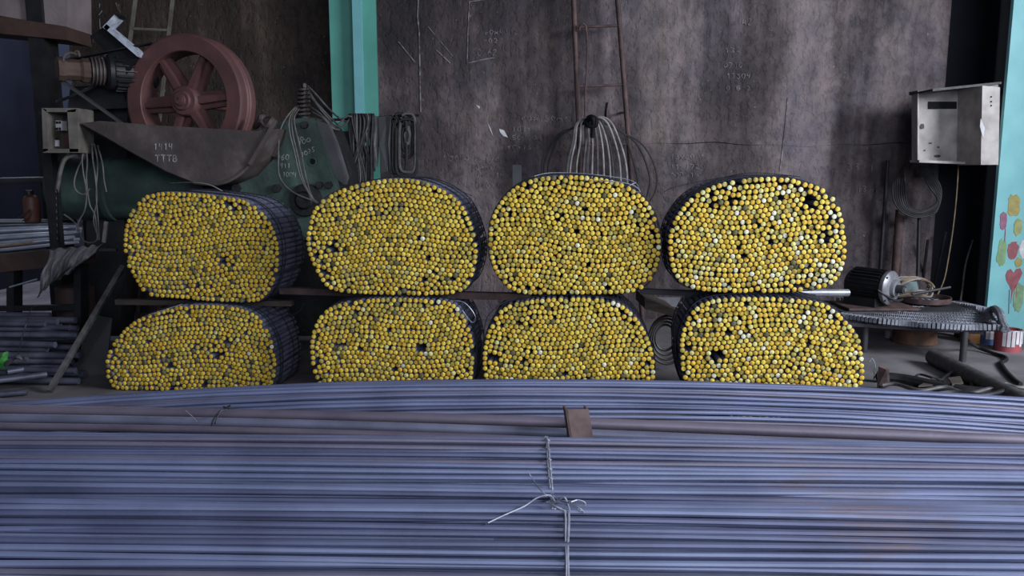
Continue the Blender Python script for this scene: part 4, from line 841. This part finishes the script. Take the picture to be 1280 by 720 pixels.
# slab (low bench) that carries mat and motor
MZ = .20
def MG(px, py, z=MZ): return G(px, py, z)
mp_l = [(1030, 376), (1100, 377), (1170, 378), (1210, 384), (1240, 391)]; mp_f = [(1050, 397), (1100, 404), (1150, 409), (1200, 412), (1254, 412)]
def matp(u, v):
    s_ = u * 4; i = min(3, int(s_)); f = s_ - i
    a = Vector(mp_l[i]).lerp(Vector(mp_l[i + 1]), f); b = Vector(mp_f[i]).lerp(Vector(mp_f[i + 1]), f); q = a.lerp(b, v)
    z = MZ + .004 * math.sin(u * 17 + v * 4) - .012 * (v ** 2) + (.03 * math.exp(-((u - .95) / .05) ** 2) if v < .7 else 0)
    return G(q.x, q.y, z)
mm = thing('woven_mat', 'long grey woven mesh mat with lug edges lying over the rusty stump', 'mat', G(1150, 420))
part('sheet', MB().grid(matp, 80, 14, (0, 0, -.010)), M['mat'], mm, recalc=False)
for k in range(42):
    u = (k + .5) / 42
    for v, nm in ((.03, 'lug'), (.97, 'lug')):
        a = matp(u, v); b = matp(min(1, u + .01), v); d = (b - a).normalized()
        part(nm, MB().bar(a - d * .0075 + Vector((0, 0, .012)), a + d * .0075 + Vector((0, 0, .012)), .045, .03), M['lug'], mm)
wv_ = MB()
for k in range(7):
    v = .12 + k * .125; wv_.tube([matp(i / 60, v) + Vector((0, 0, .004 + .003 * (i % 2))) for i in range(61)], .006, 4)
for k in range(90):
    u = (k + .5) / 90; wv_.tube([matp(u, .08 + .1 * i) + Vector((0, 0, .004 + .003 * ((i + k) % 2))) for i in range(9)], .004, 4)
part('weave', wv_, M['mat'], mm, None, 'stuff', recalc=False)
part('edge_curl', MB().tube(catmull([G(1236, 391, MZ + .02), G(1243, 386, MZ + .05), G(1250, 392, MZ + .06), G(1253, 402, MZ + .03), G(1257, 412, MZ)], 5), .022, 8), M['mat'], mm)
# trestle frame below the mat
fr = thing('mat_trestle', 'thin steel trestle whose post stands under the woven mat', 'trestle', G(1203, 452))
for px, py in ((1203, 452), (1080, 440)):
    g = G(px, py); part('post', MB().cyl(g, (g.x, g.y, MZ - .03), .018, n=12), M['plate'], fr)
a, b = G(1203, 452), G(1080, 440); part('rail', MB().bar((a.x + .1, a.y, MZ - .035), (b.x - .1, b.y, MZ - .035), .03, .02), M['plate'], fr)
g2 = G(1178, 426); 
single('stump_drum', MB().lathe([(0, 0), (.125, 0), (.13, .006), (.125, .02), (.12, .155), (.128, .165), (.128, .172), (0, .172)], G(1155, 433) + Vector((0, .12, 0)), (0, 0, 1), 30), M['drum'], 'rusty orange drum stump standing under the woven mat', 'drum')
pn = thing('tray', 'shallow rusty round tray on the rear of the woven mat', 'tray', G(1155, 378, MZ + .02))
part('pan', MB().lathe([(0, .004), (.13, .004), (.15, .012), (.155, .045), (.148, .045), (.142, .016), (0, .012)], G(1155, 379, MZ + .012), (0, 0, 1), 32), M['rust'], pn)
# electric motor at right
mA = G(1062, 362, .30); mA.y = 4.95; mA = P(1062, 353, 4.98); mdir = Vector((.62, -.78, -.02)).normalized()
em = thing('electric_motor', 'dark finned electric motor with pale end shield beside the upper right bundle', 'motor', (mA.x + .1, mA.y - .1, MZ + .0))
part('body', MB().lathe([(0, 0), (.07, 0), (.088, .015), (.09, .03), (.09, .24), (0, .24)], mA, mdir, 28), M['mdark'], em)
_, eu, ev = frame(mdir)
for k in range(26):
    t = 2 * math.pi * k / 26; d = eu * math.cos(t) + ev * math.sin(t); part('fin', MB().bar(mA + mdir * .035 + d * .096, mA + mdir * .225 + d * .096, .005, .02, d), M['mdark'], em)
es = part('end_shield', MB().lathe([(0, .236), (.10, .236), (.104, .245), (.104, .262), (.09, .275), (.055, .28), (.05, .30), (.0, .30)], mA, mdir, 28), M['alu'], em, 'pale grey end shield')
part('shaft', MB().cyl(mA + mdir * .29, mA + mdir * .345, .026, n=16), M['plate'], es); part('shaft_key', MB().cyl(mA + mdir * .345, mA + mdir * .352, .012, n=12), M['alu'], es)
for k in range(4):
    t = math.pi / 4 + k * math.pi / 2; d = eu * math.cos(t) + ev * math.sin(t); part('bolt', MB().cyl(mA + mdir * .262 + d * .095, mA + mdir * .272 + d * .095, .008, n=6), M['plate'], es)
fz = MZ + .04; ft = mA + mdir * .12
part('foot', MB().box((ft.x, ft.y, (fz + mA.z - .08) / 2), (.20, .20, max(.02, mA.z - .08 - fz + .02)), Matrix.Rotation(math.atan2(mdir.y, mdir.x), 3, 'Z')), M['mdark'], em)
single('base_plate', MB().box((ft.x + .03, ft.y - .02, MZ + .022), (.42, .30, .014)), M['rust'], 'flat rusty plate carrying the finned electric motor', 'plate', bevel=.003)
bt = thing('steel_bench', 'low dark bench behind the mat carrying motor plate', 'bench', (ft.x + .15, ft.y + .05, 0))
part('top', MB().box((ft.x + .25, ft.y + .03, MZ - .001), (.95, .42, .024)), M['plate'], bt)
for dx in (-.15, .65): part('leg', MB().box((ft.x + dx, ft.y + .1, (MZ - .013) / 2), (.05, .05, MZ - .013)), M['mdark'], bt)
tc = thing('cable_coil', 'loose coil of tan and orange cable beside the electric motor', 'cable', G(1140, 368, MZ + .04))
for k in range(7):
    c = P(1139 + k, 361 - k * .4, 5.0 - .012 * k); rx, rz = .135 - .008 * k, .075 - .006 * k
    part('cable', MB().tube(catmull([c + Vector((rx * math.cos(t), .05 * math.sin(t * 1 + k), rz * max(math.sin(t), -.55) + .006 * math.sin(3 * t + k))) for t in [i * .5236 for i in range(12)]], 3, True), .006, 6, closed=True), M['tan'] if k % 3 else M['hose'], tc)
single('pale_sheet', MB().prism(PL([(1112, 352), (1145, 346), (1150, 370), (1112, 372)], 5.12), (0, .01, 0)), M['paleteal'], 'pale teal sheet scrap inside the tan cable coil', 'sheet', smooth=False)
single('rod', MB().cyl(P(1140, 368, 4.86), P(1188, 359, 4.86), .008, n=8), M['plate'], 'thin dark rod lying across the tan cable coil', 'rod')
single('rubber_belt', MB().tube(T([(1096, 362, 4.72), (1108, 370, 4.72), (1120, 376, 4.74), (1128, 374, 4.8)]), .008, 7), M['cable'], 'dark cable end dropping from the motor shaft', 'cable')
# paint cans
def can(name, px, py, r, h, m, label, extra=None):
    g = G(px, py) + Vector((0, r, 0)); t = thing(name, label, 'can', g)
    part('body', MB().lathe([(0, 0), (r, 0), (r, h), (r * .93, h), (r * .93, h - .012), (0, h - .012)], g, (0, 0, 1), 28), m, t)
    part('rim', MB().tube([g + Vector((r * math.cos(q), r * math.sin(q), h)) for q in [i * math.pi / 14 for i in range(28)]], .004, 6, closed=True), M['alu'], t); return t, g, r, h
t, g, r, h = can('paint_can', 1268, 441, .072, .125, M['redcan'], 'red paint can with white runs beside the aqua column')
for k in range(6):
    q = -1.57 + (k - 2.5) * .32; d = Vector((math.cos(q), math.sin(q), 0)); z0 = h; z1 = h * random.uniform(.1, .5); part('paint_run', MB().bar(g + d * (r + .001) + Vector((0, 0, z0)), g + d * (r + .001) + Vector((0, 0, z1)), .018, .003, d), M['white'], t)
t, g, r, h = can('paint_can', 1239, 431, .05, .11, M['bluecan'], 'blue and white paint can between the red can and the stump')
for k in range(3):
    q = -1.57 + (k - 1.2) * .4; d = Vector((math.cos(q), math.sin(q), 0)); part('paint_run', MB().bar(g + d * (r + .001) + Vector((0, 0, h)), g + d * (r + .001) + Vector((0, 0, h * .3)), .018, .003, d), M['white'], t)
can('paint_can', 1219, 430, .055, .10, M['orangecan'], 'orange-brown paint can behind the trestle post')
single('tin', MB().lathe([(0, 0), (.05, 0), (.05, .05), (0, .05)], G(1121, 424) + Vector((0, .05, 0)), (0, 0, 1), 18), M['white'], 'small whitish tin left of the rusty drum stump', 'tin')
# floor pipes and cables
single('floor_pipe', MB().lathe([(.030, 0), (.041, 0), (.041, 1.05), (.030, 1.05), (.030, .02), (0, .02)], G(1166, 446, .042) , (G(1255, 490, .042) - G(1166, 446, .042)), 20), M['cable_g'], 'thick dark pipe lying on the floor at right', 'pipe')
def fc(label, pts, r, m): single('floor_cable', MB().tube(catmull([G(x, y, z) for x, y, z in pts], 6), r, 8), M[m], label, 'cable')
fc('thick dark hose lying along the rear rods at right', [(1092, 470, .03), (1130, 474, .03), (1170, 482, .03), (1220, 490, .03), (1300, 494, .03)], .026, 'cable')
fc('dark cable arching up over the floor hose', [(1165, 485, .02), (1180, 472, .02), (1195, 462, .05), (1208, 457, .07), (1213, 465, .05), (1215, 486, .02)], .007, 'cable')
fc('dark cable trailing from trestle post to the paint can', [(1208, 424, .10), (1220, 433, .03), (1240, 441, .012), (1256, 446, .012), (1258, 450, .012), (1252, 454, .012), (1258, 464, .012), (1268, 474, .012), (1276, 480, .012)], .010, 'cable')
fc('grey cable loop on the floor at right edge', [(1235, 488, .02), (1245, 482, .02), (1258, 480, .02), (1272, 484, .02), (1300, 486, .02)], .008, 'hose')
fc('tangled brown cable in front of the floor pipe', [(1100, 482, .03), (1120, 480, .04), (1150, 488, .04), (1180, 484, .05), (1210, 492, .04), (1240, 486, .05), (1270, 494, .04), (1300, 490, .04)], .010, 'cable_g')
fc('second tangled dark cable along the rods at right', [(1110, 492, .03), (1150, 494, .05), (1190, 490, .06), (1230, 494, .06), (1262, 488, .06), (1300, 492, .05)], .011, 'cable')
fc('short dark cable curl beside the thick hose', [(1143, 472, .02), (1150, 468, .03), (1165, 472, .03), (1180, 476, .02)], .006, 'cable')
single('angle_scrap', MB().prism([G(1096, 486, .01), G(1110, 484, .01), P(1108, 462, 3.62), P(1098, 458, 3.62)], (.02, .02, 0)), M['rust'], 'upright rusty angle scrap beside the lower right bundle', 'scrap', smooth=False)
single('pale_wire', MB().tube(T([(1092, 466, 3.66), (1094, 456, 3.66), (1090, 448, 3.66), (1087, 452, 3.66)]), .0025, 5), M['wire_light'], 'thin pale hooked wire right of the lower right bundle', 'wire')
for k, pts in enumerate(([(1148, 484), (1166, 474), (1178, 482)], [(1172, 486), (1196, 478), (1190, 488)], [(1185, 474), (1200, 472), (1204, 480), (1190, 482)])):
    single('bark_scrap', MB().prism([G(x, y, .03 + .01 * k) for x, y in pts], (0, 0, .008)), M['wood'], ('left', 'middle', 'right')[k] + ' thin dark scrap flake among the floor cables', 'scrap', smooth=False)
